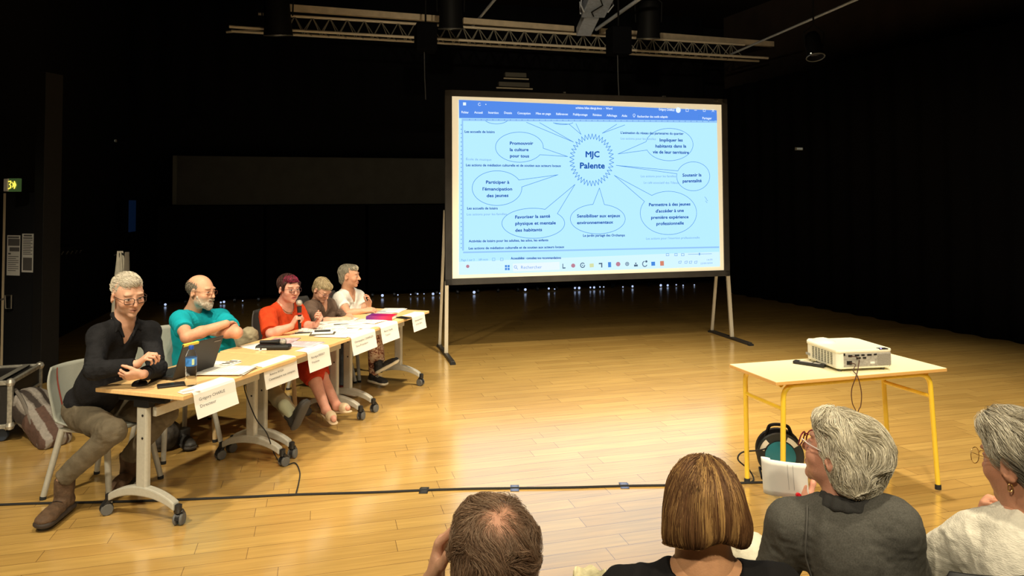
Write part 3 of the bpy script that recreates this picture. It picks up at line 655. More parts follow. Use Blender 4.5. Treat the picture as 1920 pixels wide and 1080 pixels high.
# ---------------------------------------------------------------- things on the tables
def sheet(px,w_,d_,rot,label,n=1,m=None,curl=0,z=0,prints=True,cat='paper',name='paper_sheet',tint=None,group=None,jitter=.012):
    p=az(px[0],px[1],TZ+z); o=thing(name,label,cat,(p.x,p.y,TZ+z+.0015),1.25+rot,group=group)
    for i in range(n):
        jx,jy,ja=(rng.uniform(-jitter,jitter),rng.uniform(-jitter,jitter),rng.uniform(-.08,.08)) if i else (0,0,0)
        R=Matrix.Rotation(ja,3,'Z')
        def fn(u,v,i=i):
            x=(u-.5)*w_;y=(v-.5)*d_; zz=i*.0035+curl*max(0,(u-.6))**2*(.6+v)+.0009*math.sin(u*5+i); q_=R@Vector((x+jx,y+jy,0)); return Vector((q_.x,q_.y,zz))
        part(MB().grid(fn,8,5),'sheet' if n>1 else 'page',(m or M['paper']),o,thick=.0012,smooth=True)
    if prints:
        mb=MB(); zt=(n-1)*.0035+.0022
        for k in range(int(d_/.024)-2):
            y=d_/2-.035-k*.022; ln=w_*(.78-.3*((k*7)%5==2)); x0=-w_*.40
            mb.add([(x0,y-.003,zt),(x0+ln*.99,y-.003,zt),(x0+ln*.99,y,zt),(x0,y,zt)],[(0,1,2,3)])
        part(mb,'print',mat('soft print',tint or (.50,.48,.46),.7),o)
    return o
G='papers lying on the tables'
pbl=mat('pinkish printed page',(.62,.42,.44),.5,noise=.35,nscale=14); plil=mat('lilac printed page',(.66,.58,.64),.5,noise=.15,nscale=10); pcr=mat('cream page',(.85,.76,.52),.7)
sheet((425,697),.22,.30,.25,'thick stack of loose white documents beside the water bottle',5,curl=.01,group=G,cat='paper stack',name='document_stack',jitter=.022)
sheet((404,683),.20,.28,.1,'white leaflet with dark stripes behind the document stack',1,z=.0,group=G,prints=False,name='leaflet')
sheet((528,641),.30,.21,.3,'glossy pink and grey magazine page behind the black case',2,m=pbl,group=G,prints=False,name='magazine',cat='magazine')
sheet((488,650),.2,.28,-.3,'white sheet tucked under the black microphone case',1,group=G,prints=False)
sheet((566,646),.21,.29,.1,'lilac grey printed document right of the black case',2,m=plil,group=G,tint=(.3,.3,.36),name='document')
sheet((575,625),.2,.22,.3,'cream envelope on the table in front of the woman in red',1,m=pcr,group=G,prints=False,name='envelope',cat='envelope')
sheet((606,624),.20,.27,-.4,'white sheet between the envelope and the dark notebook',1,group=G)
sheet((625,613),.21,.28,.3,'white sheet under the woman in red at her left hand',2,group=G)
sheet((655,606),.21,.29,-.15,'white sheet before the woman in the brown shirt',3,group=G,jitter=.03)
sheet((643,620),.21,.25,.35,'white sheet near the far edge name card of the middle table',1,group=G)
sheet((678,612),.21,.26,.0,'white sheet reaching the join of the two far tables',2,group=G)
sheet((716,597),.2,.2,.1,'reddish printed folder under the purple book',1,m=mat('rosy folder',(.55,.30,.20),.6),group=G,prints=False,name='folder',cat='folder')
sheet((735,583),.30,.21,.25,'open white documents before the woman in the white shirt',3,group=G,jitter=.02)
sheet((715,588),.20,.2,-.2,'white sheet behind the purple book',1,group=G)
for px_,r_1,lab_ in (((592,618),.5,'white sheet beside the cream envelope near the woman in red'),((618,604),-.2,'white sheet between the hands of the woman in red and the brown blouse'),((640,599),.2,'white sheet in front of the forearm in the brown blouse'),((668,603),.4,'white sheet overlapping the join before the brown blouse'),((690,602),-.1,'white sheet left of the purple book'),((628,628),.15,'white sheet at the table edge above the fourth name card')):
    sheet(px_,.21,.28,r_1,lab_,1,z=.004+.001*r_1,group=G)
# stripes on leaflet
p=az(432,681,TZ); o=thing('price_leaflet','white card with three black slanted bars near the documents','card',(p.x,p.y,TZ+.006),1.25)
part(MB().box((0,0,0),(.14,.07,.002)),'card',M['paper'],o); mb=MB()
for i in range(3): mb.box((-.045+i*.038,0,.0018),(.02,.055,.001),.25)
part(mb,'bars',M['bplastic'],o)
# purple-red book standing on its spine edge, slightly open
p=az(716,598,TZ); o=thing('book','flat book with purple to red cover and white page edges on the farthest table','book',(p.x,p.y,TZ+.004),math.radians(-8))
part(MB().box((0,0,.014),(.245,.16,.026)),'pages',M['paper'],o,bevel=.002)
cm=mat('purple red cover',(.35,.02,.12),.35); nt=cm.node_tree; tc=nt.nodes.new('ShaderNodeTexCoord'); sp=nt.nodes.new('ShaderNodeSeparateXYZ'); rp=nt.nodes.new('ShaderNodeValToRGB'); mr=nt.nodes.new('ShaderNodeMapRange')
mr.inputs[1].default_value=-.12; mr.inputs[2].default_value=.12; rp.color_ramp.elements[0].color=(.10,.015,.20,1); rp.color_ramp.elements[1].color=(.60,.015,.05,1)
nt.links.new(tc.outputs['Object'],sp.inputs[0]); nt.links.new(sp.outputs['X'],mr.inputs[0]); nt.links.new(mr.outputs[0],rp.inputs[0]); nt.links.new(rp.outputs[0],nt.nodes['Principled BSDF'].inputs['Base Color'])
part(MB().box((0,-.083,.014),(.25,.006,.034)).box((0,.0,.031),(.25,.168,.004)),'cover',cm,o,bevel=.001)
p=az(757,597,TZ); o=thing('phone','small dark phone beside the purple book','phone',(p.x,p.y,TZ+.006),.9); part(MB().box((0,0,0),(.07,.14,.009)),'body',M['bplastic'],o,bevel=.003); part(MB().box((0,0,.005),(.062,.128,.001)),'display',M['steel'],o)
# eyeglass case, notebook, pen
p=az(605,627,TZ); o=thing('notebook','dark spiral notebook with a marker on it on the middle table','notebook',(p.x,p.y,TZ+.005),.15)
part(MB().box((0,0,0),(.20,.14,.01)),'cover',mat('olive notebook cover',(.10,.085,.06),.6),o,bevel=.002); part(MB().box((0,.01,.008),(.17,.10,.005)),'pages',M['paper'],o)
part(MB().tube([(-.07,.03,.02),(.06,.035,.02)],.008,8),'marker',M['bplastic'],o,smooth=True)
for px,lab,m_ in (((568,626),'dark pen lying on the cream envelope',M['bplastic']),((640,610),'black pen across the white sheets near the brown shirt',M['bplastic']),((712,586),'dark pen standing slanted by the purple book',M['bplastic'])):
    p=az(*px,TZ); o=thing('pen',lab,'pen',(p.x,p.y,TZ+.009),.2,group='pens on the tables')
    part(MB().tube([(-.065,0,0),(.05,0,0),(.068,0,0)],[.0048,.0048,.001],8),'barrel',m_,o,smooth=True); part(MB().bar((-.06,.006,0),(-.03,.006,0),.002,.003),'clip',M['alu'],o)
# black microphone case with a microphone on it
p=az(513,655,TZ); o=thing('microphone_case','black padded microphone case on the middle table','case',(p.x,p.y,TZ+.002),.02)
part(MB().box((0,0,.018),(.25,.09,.034)),'case_body',mat('black padded cloth',(.012,.012,.012),.6,bump=.3,bscale=40),o,bevel=.014)
part(MB().box((-.1,-.046,.01),(.03,.004,.014)).box((-.055,-.046,.008),(.035,.004,.012)),'label_tag',M['paper'],o)
o=thing('microphone','silver headed microphone lying on the black case','microphone',(p.x+.0,p.y,TZ+.055),.02,group='microphones')
part(MB().tube([(-.10,0,0),(-.02,0,0),(.03,0,0),(.045,0,0)],[.012,.014,.019,.022],14),'handle',M['bplastic'],o,smooth=True)
part(MB().lathe([(0,-.026),(.014,-.022),(.024,-.006),(.025,.006),(.017,.021),(0,.027)],16,(.07,0,0),Matrix.Rotation(math.pi/2,3,'Y')),'grille',mat('silver microphone grille',(.5,.47,.42),.4,metal=.8,bump=.6,bscale=300),o,smooth=True)
# bottle
p=az(358,723,TZ); o=thing('water_bottle','clear plastic water bottle with blue cap and label','bottle',(p.x,p.y,TZ+.001)); bh=.235
gl=mat('clear bottle plastic',(.97,.985,1),.04,trans=1,ior=1.12); 
prof=[(0,0),(.026,.0),(.031,.008),(.0315,.02)]
for i in range(5): prof+=[(.0315,.022+i*.017),(.0295,.030+i*.017),(.0315,.038+i*.017)]
prof+=[(.0318,.115),(.0318,.165),(.030,.178),(.022,.200),(.0125,.215),(.012,.222)]
part(MB().lathe(prof,24),'bottle_body',gl,o,smooth=True)
part(MB().lathe([(.0322,.118),(.0322,.166)],24),'label',mat('blue water label',(.05,.22,.62),.35,noise=.5,nscale=35),o,smooth=True,thick=.0004)
part(MB().lathe([(.0145,.214),(.0150,.218),(.0150,.232),(.013,.236),(0,.236)],18),'cap',mat('blue plastic cap',(.02,.08,.42),.35),o,smooth=True)
part(MB().box((.022,-.0243,.143),(.014,.002,.034),.75),'printed_logo',mat('pale green print',(.6,.75,.45),.5),o)
# laptop seen from behind-left
lp=az(300,712,TZ); a=math.radians(-38)
inv=T1.matrix_basis.inverted()
k0=az(262,716,TZ); k1=az(345,716,TZ)
hb=az(315,717,TZ)   # hinge near corner
hc=ay(372,700,4.62)
o=thing('laptop','open black laptop seen from the side in front of the man in black','laptop',(az(322,712,TZ).x,az(322,712,TZ).y,TZ+.002),0)
B0=o.location.copy(); 
hA=Vector((B0.x+.02,B0.y-.03,TZ+.014)); hdir=Vector((.36,.93,0)).normalized(); kdir=Vector((-.93,.36,0)).normalized()
LWd,LDp=.33,.225
def lb(x,y,z): return hA+hdir*x+kdir*y+Vector((0,0,z))
base=MB(); base.add([lb(x,y,z) for z in(-.012,.006) for x,y in((0,0),(LWd,0),(LWd,LDp),(0,LDp))],[(0,1,2,3),(7,6,5,4),(0,4,5,1),(1,5,6,2),(2,6,7,3),(3,7,4,0)])
part(base,'keyboard_base',mat('black laptop shell',(.022,.020,.020),.35),o,world=True,bevel=.003)
up=(Vector((0,0,1))*.93-kdir*.36).normalized(); nrm=hdir.cross(up).normalized()
lid=MB(); lid.add([hA+hdir*x+up*y+nrm*z for z in(-.004,.005) for x,y in((0,0),(LWd,0),(LWd,.225),(0,.225))],[(0,1,2,3),(7,6,5,4),(0,4,5,1),(1,5,6,2),(2,6,7,3),(3,7,4,0)])
part(lid,'lid',mat('dark laptop lid',(.035,.030,.027),.5),o,world=True,bevel=.003)
yl=MB(); yl.add([hA+hdir*x+up*y-nrm*.0062*s+nrm*0 for s in(1,) for x,y in((.01,.205),(.13,.205),(.13,.222),(.01,.222))],[(0,1,2,3)])
st_=MB(); 
for s in (-.0062,.0072): st_.add([hA+hdir*x+up*y+nrm*s for x,y in((.0,.212),(.12,.212),(.12,.226),(.0,.226))],[(0,1,2,3)])
st_.add([hA+hdir*x+up*.2262+nrm*z for x,z in((.0,-.006),(.12,-.006),(.12,.007),(.0,.007))],[(0,1,2,3)])
part(st_,'yellow_sticker',mat('yellow sticker',(.85,.68,.08),.5),o,world=True)
lg=MB()
for s in (-.0062,.0072): lg.add([hA+hdir*x+up*y+nrm*s for x,y in((.255,.195),(.31,.195),(.31,.203),(.255,.203))],[(0,1,2,3)])
part(lg,'lid_mark',mat('grey lid mark',(.2,.17,.15),.5),o,world=True)
kb=MB()
for i in range(12):
    for j in range(5): kb.add([lb(.02+i*.0245+dx,.07+j*.026+dy,.0075) for dx,dy in((0,0),(.02,0),(.02,.02),(0,.02))],[(0,1,2,3)])
part(kb,'keys',mat('laptop keys',(.05,.05,.05),.5),o,world=True)
# mouse, phone
p=az(262,723,TZ); o=thing('computer_mouse','black computer mouse on the near corner of the first table','mouse',(p.x,p.y,TZ+.001),.4)
part(MB().grid(lambda u,v:Vector((.045*math.cos(2*math.pi*u)*math.sin(v*math.pi/2),.029*math.sin(2*math.pi*u)*math.sin(v*math.pi/2),.034*math.cos(v*math.pi/2)**.8)),24,10,True),'shell',M['bplastic'],o,smooth=True)
part(MB().lathe([(0,-.004),(.008,-.004),(.008,.004),(0,.004)],10,(.026,0,.030),Matrix.Rotation(math.pi/2,3,'X')),'scroll_wheel',M['wheel'],o)
p=az(321,724,TZ); o=thing('smartphone','black smartphone in a case between mouse and bottle','phone',(p.x,p.y,TZ+.007),.5)
part(MB().box((0,0,0),(.15,.078,.012)),'phone_case',M['bplastic'],o,bevel=.004); part(MB().box((0,0,.0065),(.135,.066,.001)),'display',mat('phone glass',(.02,.02,.022),.08,spec=.8),o)
p=az(354,735,TZ); o=thing('business_card','small pale card under the bottle edge','card',(p.x,p.y,TZ+.003),.9); part(MB().box((0,0,0),(.10,.075,.002)),'card',mat('pinkish card',(.82,.72,.66),.6),o); part(MB().box((0,0.01,.0015),(.07,.02,.0006)),'print',mat('rosy print',(.6,.4,.38),.6),o)
# open magazine held by the man in black
p=ay(323,668,4.5)
# ================================================================ YELLOW SCHOOL TABLE
yc=[az(*q_,.755) for q_ in ((1373,682),(1455,716),(1775,690))]
ya=math.atan2((yc[2]-yc[1]).y,(yc[2]-yc[1]).x); yo=thing('school_table','small school table with pale top and yellow tube legs under the projector','table',(yc[1].x,yc[1].y,0),ya)
YL=(yc[2]-yc[1]).length; YD=.49
yel=mat('yellow enamel',(.80,.55,.035),.35,coat=.3)
part(MB().box((YL/2,YD/2,.755-.011),(YL,YD,.022)),'tabletop',mat('cream laminate top',(.84,.76,.50),.4),yo,bevel=.003)
part(MB().box((YL/2,YD/2,.755-.0125),(YL+.004,YD+.004,.0205)),'edge_band',mat('ochre edge band',(.66,.38,.12),.5),yo,bevel=.003)
inv=yo.matrix_basis.inverted()
lg=[inv@az(*q_,0) for q_ in ((1468,945),(1759,917),(1401,905),(1667,877))]
zt_=.715; xa,xb=.085,YL-.085; yf,yb=.05,YD-.045
tops=[(xa,yf),(xb,yf),(xa,yb),(xb,yb)]
def arch(i,j,name):
    a=Vector((lg[i].x,lg[i].y,.012)); b=Vector((lg[j].x,lg[j].y,.012)); A=Vector((*tops[i],zt_)); B=Vector((*tops[j],zt_)); d=(B-A).normalized(); r=.085; pts=[a]
    dA=(A-a).normalized(); k0=A-dA*r
    for t in [k/6 for k in range(7)]: pts.append((k0*(1-t)**2+A*2*t*(1-t)+(A+d*r)*t*t))
    dB=(B-b).normalized(); k1=B-dB*r
    for t in [k/6 for k in range(7)]: pts.append(((B-d*r)*(1-t)**2+B*2*t*(1-t)+k1*t*t))
    pts.append(b); return pts
pf=arch(0,1,''); part(MB().tube(pf,.0155,12),'front_frame',yel,yo,smooth=True)
for i in (2,3):
    a=Vector((lg[i].x,lg[i].y,.012)); A=Vector((*tops[i],zt_)); A2=A+Vector((0,-.06,0)); k=A-(A-a).normalized()*.06
    pts=[a,k]+[k*(1-t)**2+A*2*t*(1-t)+A2*t*t for t in (.33,.66,1)]; pts.append(Vector((A.x,yf+.02,zt_)))
    part(MB().tube(pts,.0155,12),'leg',yel,yo,smooth=True)
for i,j in ((0,2),(1,3)):
    f_=.80; A=Vector((*lg[i].xy,0)).lerp(Vector((*tops[i],zt_)),f_); B=Vector((*lg[j].xy,0)).lerp(Vector((*tops[j],zt_)),f_)
    part(MB().tube([A,B],.012,10),'cross_bar',yel,yo,smooth=True)
for i in range(4): part(MB().lathe([(0,0),(.019,0),(.019,.025),(.016,.03)],12,(lg[i].x,lg[i].y,0)),'foot_cap',M['rubber'],yo,smooth=True)
# projector
pa_=az(1571,692,.775); pb_=az(1661,688,.775); pc_=az(1506,667,.775)
a=math.atan2((pb_-pa_).y,(pb_-pa_).x)-.0; po=thing('projector','white video projector on the yellow legged table, cables at its back','projector',(pa_.x,pa_.y,.755),a)
PW,PD,PHt=.375,.385,.105
# local: x along the rear (socket) face that looks at the camera, y in depth to the lens
q_=po.matrix_basis.inverted()@Vector((pc_.x,pc_.y,.755)); sk=q_.x
def pj(x,y,z): return Vector((x+sk*(y/ PD)*.45,y,z))
wm=mat('white projector shell',(.80,.78,.68),.45); 
mb=MB(); outline=[(.02,0),(PW-.02,0),(PW,.02),(PW,PD-.05),(PW-.03,PD),(.03,PD),(0,PD-.05),(0,.02)]
mb.prism(outline,.022,.022+PHt,lambda x,y,h:pj(x,y,h+(.012 if h>.05 and y>PD*.6 and x<PW*.4 else 0))); part(mb,'body',wm,po,bevel=.008)
mb=MB(); mb.prism([(x*1.0+(-.004 if x<.1 else .004),y+(-.004 if y<.1 else .004)) for x,y in outline],.022+PHt*.86,.022+PHt+.006,pj); mb.prism(outline,.016,.03,pj); part(mb,'lid',mat('cream projector lid',(.84,.80,.64),.4),po,bevel=.007)
mb=MB().grid(lambda u,v:pj(.09+.075*math.cos(2*math.pi*u)*(1-v*v),PD-.09+.085*math.sin(2*math.pi*u)*(1-v*v),.022+PHt+.004+.028*v),20,6,True); part(mb,'lens_hood',mat('cream projector lid',(.84,.80,.64),.4),po,smooth=True)
part(MB().prism([(.04,-.002),(PW-.01,-.002),(PW-.01,.003),(.04,.003)],.03,.022+PHt*.84,pj),'socket_panel',mat('grey socket panel',(.36,.34,.30),.5,noise=.25,nscale=60),po,bevel=.002)
mb=MB()
for x0,z0,wx,hz in ((.07,.092,.028,.012),(.115,.095,.03,.01),(.16,.095,.022,.01),(.2,.095,.03,.01),(.245,.097,.02,.009),(.125,.078,.03,.01),(.17,.078,.022,.01),(.06,.045,.034,.022),(.04,.10,.01,.014)):
    mb.prism([(x0,-.004),(x0+wx,-.004),(x0+wx,.002),(x0,.002)],z0,z0+hz,pj)
part(mb,'socket',M['bplastic'],po)
part(MB().prism([(.22,-.004),(.25,-.004),(.25,.002),(.22,.002)],.045,.058,pj),'sticker',M['paper'],po)
part(MB().prism([(.285,-.006),(.345,-.006),(.345,.03),(.285,.03)],.022+PHt+.0055,.022+PHt+.008,pj),'status_display',M['bplastic'],po)
part(MB().lathe([(0,0),(.004,0),(.004,.002),(0,.002)],8,pj(.297,-.0,.022+PHt+.008)),'indicator',mat('violet indicator',(.3,.2,.9),.3,emit=(.35,.28,1),es=6),po)
part(MB().prism([(.27,-.003),(PW-.015,-.003),(PW-.015,.003),(.27,.003)],.036,.036+PHt*.62,pj),'vent',mat('vent mesh',(.30,.28,.24),.6,bump=.6,bscale=200),po)
mb=MB()
for i in range(7):
    y0=.055+i*.034
    for k in range(7): mb.prism([(-.003,y0),(.003,y0),(.003,y0+.018),(-.003,y0+.018)],.036+k*.011,.042+k*.011,pj)
part(mb,'side_vent',mat('side vent slots',(.20,.20,.16),.6),po)
part(MB().prism([(-.003,PD-.08),(.003,PD-.08),(.003,PD-.03),(-.003,PD-.03)],.04,.055,pj),'badge',mat('grey badge',(.3,.3,.28),.5),po)
for x,y in ((.03,.03),(PW-.05,.03),(PW/2,PD-.05)): part(MB().lathe([(.012,0),(.012,.02)],12,pj(x,y,0)),'foot',M['wheel'],po,smooth=True)
# its two cables hanging over the table edge
def wld(p): return po.matrix_basis@p
cA=wld(pj(.085,-.008,.098)); cB=wld(pj(.077,-.008,.056))
edge=az(1607,702,.76); lowp=ay(1605,775,edge.y-.05)
def smoothp(P,n=8):
    P=[Vector(p) for p in P]; out=[]
    for i in range(len(P)-1):
        p0=P[max(0,i-1)];p1=P[i];p2=P[i+1];p3=P[min(len(P)-1,i+2)]
        for k in range(n):
            t=k/n; out.append(.5*((2*p1)+(p2-p0)*t+(2*p0-5*p1+4*p2-p3)*t*t+(3*p1-p0-3*p2+p3)*t**3))
    return out+[P[-1]]
def cable(name,pts,r,m,label,cat='cable',group=None,n=8):
    o=MB().tube(smoothp(pts,n),r,8).build(name,m,smooth=True); return tag(o,label,cat,group)
brn=mat('dark brown cable',(.06,.02,.012),.5)
ye=edge.y
reelp=az(1455,908,0)
cable('video_cable',[cA,cA+Vector((.02,-.03,0)),ay(1611,675,ye+.1),ay(1606,703,ye-.012),ay(1597,730,ye-.03),ay(1598,755,ye-.03),ay(1606,778,ye-.03),ay(1609,840,ye-.02),(ay(1600,900,ye).x,ye+.05,.006),(reelp.x+.25,reelp.y+.1,.006)],.0028,brn,'dark thin cable hanging from the projector, the left curve of the loop',group='projector cables')
cable('power_cable',[cB,cB+Vector((.02,-.03,-.003)),ay(1600,695,ye+.03),ay(1608,706,ye-.015),ay(1615,735,ye-.03),ay(1614,760,ye-.03),ay(1608,777,ye-.03),ay(1601,840,ye-.02),(ay(1596,900,ye).x,ye+.1,.006),(reelp.x+.2,reelp.y+.15,.006)],.0028,brn,'dark thin cable hanging from the projector, the right curve of the loop',group='projector cables')
rp_=az(1512,685,.755); rq=rp_+Vector((0,0,0)); o=thing('remote_control','flat black remote control beside the projector','remote control',(rp_.x+.02,rp_.y,.757),-.75)
part(MB().box((0,0,.009),(.20,.05,.018)),'body',M['bplastic'],o,bevel=.004); part(MB().box((-.02,0,.0185),(.08,.03,.002)).box((.05,0,.0185),(.04,.03,.002)),'buttons',mat('grey buttons',(.35,.33,.28),.5),o)
o=thing('adapter','dark adapter with a pale cable beside the remote control','adapter',(rp_.x+.13,rp_.y+.03,.757),-.6); part(MB().box((0,0,.012),(.09,.05,.022)),'body',M['bplastic'],o,bevel=.004)
part(MB().tube(smoothp([(-.05,.02,.01),(-.09,.05,.006),(-.04,.09,.006),(.03,.06,.006)]),.004,6),'lead',M['white'],o,smooth=True)
# cable reel
rc=az(1462,893,0); R0=Vector((rc.x,rc.y,0)); ro=thing('cable_reel','black and teal cable reel on the floor under the yellow table','cable reel',R0,-.25)
RX=Matrix.Rotation(math.pi/2,3,'X'); zc=.155
part(MB().lathe([(.03,.05),(.14,.05),(.148,.058),(.14,.066),(.0,.066)],36,(0,0,zc),RX),'front_disc',mat('black reel disc',(.02,.025,.025),.35),ro,smooth=True)
part(MB().lathe([(.0,.066),(.092,.066),(.095,.075),(.06,.085),(0,.085)],32,(0,0,zc),RX),'hub',mat('teal reel hub',(.015,.16,.20),.35),ro,smooth=True)
part(MB().lathe([(0,-.066),(.14,-.066),(.148,-.058),(.14,-.05),(.03,-.05)],36,(0,0,zc),RX),'rear_disc',M['bplastic'],ro,smooth=True)
mb=MB()
for k in range(8): mb.tube([(r_*math.cos(t),-.045+k*.0125,zc+r_*math.sin(t)) for r_ in (.10,) for t in [j*math.pi/12 for j in range(24)]],.007,6,closed=True)
part(mb,'wound_cable',M['rubber'],ro,smooth=True)
mb=MB()
for t0 in (2.3,.6): mb.prism([(.102*math.cos(t0+k*.1),zc+.102*math.sin(t0+k*.1)) for k in range(7)]+[(.132*math.cos(t0+k*.1),zc+.132*math.sin(t0+k*.1)) for k in range(6,-1,-1)],-.069,-.066,lambda x,z,h:(x,h,z))
part(mb,'label',mat('cream reel label',(.75,.72,.6),.6),ro)
part(MB().tube(smoothp([(-.06,.02,.01),(-.10,.0,.0+zc),(-.07,-.0,.30),(-.04,0,.335),(.04,0,.335),(.07,0,.30),(.10,0,zc),(.06,.02,.01)]),.011,8),'handle',M['steel'],ro,smooth=True)
part(MB().tube([(-.12,-.08,.012),(.12,-.08,.012),(.12,.09,.012),(-.12,.09,.012)],.011,8,closed=True),'stand',M['steel'],ro,smooth=True)
cable('reel_lead',[R0+Vector((-.10,-.05,.20)),R0+Vector((-.16,-.06,.19)),ay(1392,848,4.72),ay(1384,862,4.70),(az(1405,890,0.02)+Vector((0,0,.03))),az(1413,900,.006),az(1398,906,.006)],.005,M['rubber'],'black reel lead curling round the back left yellow leg')
# long cable on the floor with tape pieces
pts=[(-600,968),(-250,956),(-40,948),(60,944),(200,941),(330,937),(450,932),(560,927),(700,923),(795,919),(900,916),(1060,914),(1170,911),(1290,909),(1400,905),(1440,904)]
cable('floor_cable',[az(x,y,.007) for x,y in pts],.0075,M['rubber'],'long black cable lying straight across the wooden floor')
bt=mat('blue grey tape',(.10,.13,.24),.5); kt=mat('black tape',(.015,.015,.015),.6)
for (x,y,m_,lab) in ((795,920,kt,'piece of black tape over the floor cable, left of the others'),(965,916,bt,'piece of blue grey tape over the floor cable, above the balding man'),(1170,911,bt,'piece of blue grey tape over the floor cable, left of the bobbed hair')):
    p=az(x,y,0); o=MB().grid(lambda u,v,p=p:Vector((p.x+(u-.5)*.055,p.y+(v-.5)*.10,.003+.014*math.exp(-((v-.5)*7)**2))),4,15).build('tape_strip',m_,smooth=True,thick=.001); tag(o,lab,'tape','tape pieces on the floor cable')
# cable dropping from the middle table to the floor cable
Tm=T1.matrix_basis
cable('table_cable',[ay(458,712,4.98),ay(460,735,4.95),ay(480,785,4.93),ay(500,812,4.9),az(515,852,.03),az(532,872,.006),az(553,868,.006),az(562,885,.006),az(560,905,.006),az(555,925,.01)],.004,M['rubber'],'thin black cable hanging from the table row down to the floor cable')
# ================================================================ SOFT-BODY MODELLING (smooth unions turned into one continuous surface)
def V(*a): return np.array(a,dtype=np.float64) if len(a)==3 else np.array(a[0],dtype=np.float64)
def _ell(P,c,r,R):
    q=(P-c)
    if R is not None: q=q@R
    k0=np.sqrt(((q/r)**2).sum(-1))+1e-9; k1=np.sqrt(((q/(r*r))**2).sum(-1))+1e-9
    return k0*(k0-1)/k1
def _cap(P,a,b,ra,rb,fa,fb,sq,R):
    if sq is not None:   # squash along a direction: sq=(dir, factor)
        d_,f_=sq; o=(P-a)@d_; P=P+np.multiply.outer(o*(1/f_-1),d_); o2=(b-a)@d_; b=b+d_*o2*(1/f_-1)
    ab=b-a; L2=ab@ab+1e-12; t=np.clip(((P-a)@ab)/L2,0,1)
    d=np.sqrt(((P-a-np.multiply.outer(t,ab))**2).sum(-1))-(ra+(rb-ra)*t)
    L=math.sqrt(L2)
    if fb is not None: d=np.maximum(d,((P-a)@ab)/L-L-fb)
    if fa is not None: d=np.maximum(d,-((P-a)@ab)/L-fa)
    return d
class Body:
    def __init__(s,h=.005): s.p=[]; s.h=h
    def ell(s,c,r,R=None,k=.02,op='u',tag=None):
        c=V(c); r=V(r) if np.ndim(r) else V(r,r,r); m=max(r)+k+.02; s.p.append((_ell,(c,r,R),c-m,c+m,k,op,tag)); return s
    def cap(s,a,b,ra,rb=None,k=.02,op='u',fa=None,fb=None,sq=None,tag=None):
        a=V(a);b=V(b);rb=ra if rb is None else rb; m=max(ra,rb)+k+.02
        s.p.append((_cap,(a,b,ra,rb,fa,fb,sq,None),np.minimum(a,b)-m,np.maximum(a,b)+m,k,op,tag)); return s
    def chain(s,pts,rs,k=.02,**kw):
        for i in range(len(pts)-1): s.cap(pts[i],pts[i+1],rs[i],rs[i+1],k,**kw)
        return s
    def _mix(s,f,d,k,op):
        if op=='u':
            h=np.maximum(k-np.abs(f-d),0)/k; return np.minimum(f,d)-h*h*k*.25
        h=np.maximum(k-np.abs(f+d),0)/k; return np.maximum(f,-d)+h*h*k*.25
    def at(s,P):
        f=np.full(P.shape[:-1],1.0)
        for fn,a,lo,hi,k,op,tg in s.p: f=s._mix(f,fn(P,*a),k,op)
        return f
    def grad(s,P,e=.002):
        g=np.stack([s.at(P+np.eye(3)[i]*e)-s.at(P-np.eye(3)[i]*e) for i in range(3)],-1); return g/(np.linalg.norm(g,axis=-1,keepdims=True)+1e-9)
    def mesh(s,clip=None):
        h=s.h; us=[q for q in s.p if q[5]=='u']
        lo=np.min([q[2] for q in us],0); hi=np.max([q[3] for q in us],0)
        if clip: lo=np.maximum(lo,clip[0]); hi=np.minimum(hi,clip[1])
        n=np.ceil((hi-lo)/h).astype(int)+2; f=np.full(n,.08,dtype=np.float32)
        ax=[lo[i]+h*np.arange(n[i]) for i in range(3)]
        for fn,a,l,u,k,op,tg in s.p:
            i0=np.clip(((l-lo)/h).astype(int),0,n); i1=np.clip(((u-lo)/h).astype(int)+2,0,n)
            if (i1<=i0).any(): continue
            sl_=tuple(slice(i0[j],i1[j]) for j in range(3))
            P=np.stack(np.meshgrid(*[ax[j][sl_[j]] for j in range(3)],indexing='ij'),-1)
            f[sl_]=s._mix(f[sl_],fn(P,*a).astype(np.float32),k,op)
        return surface_nets(f,lo,h)
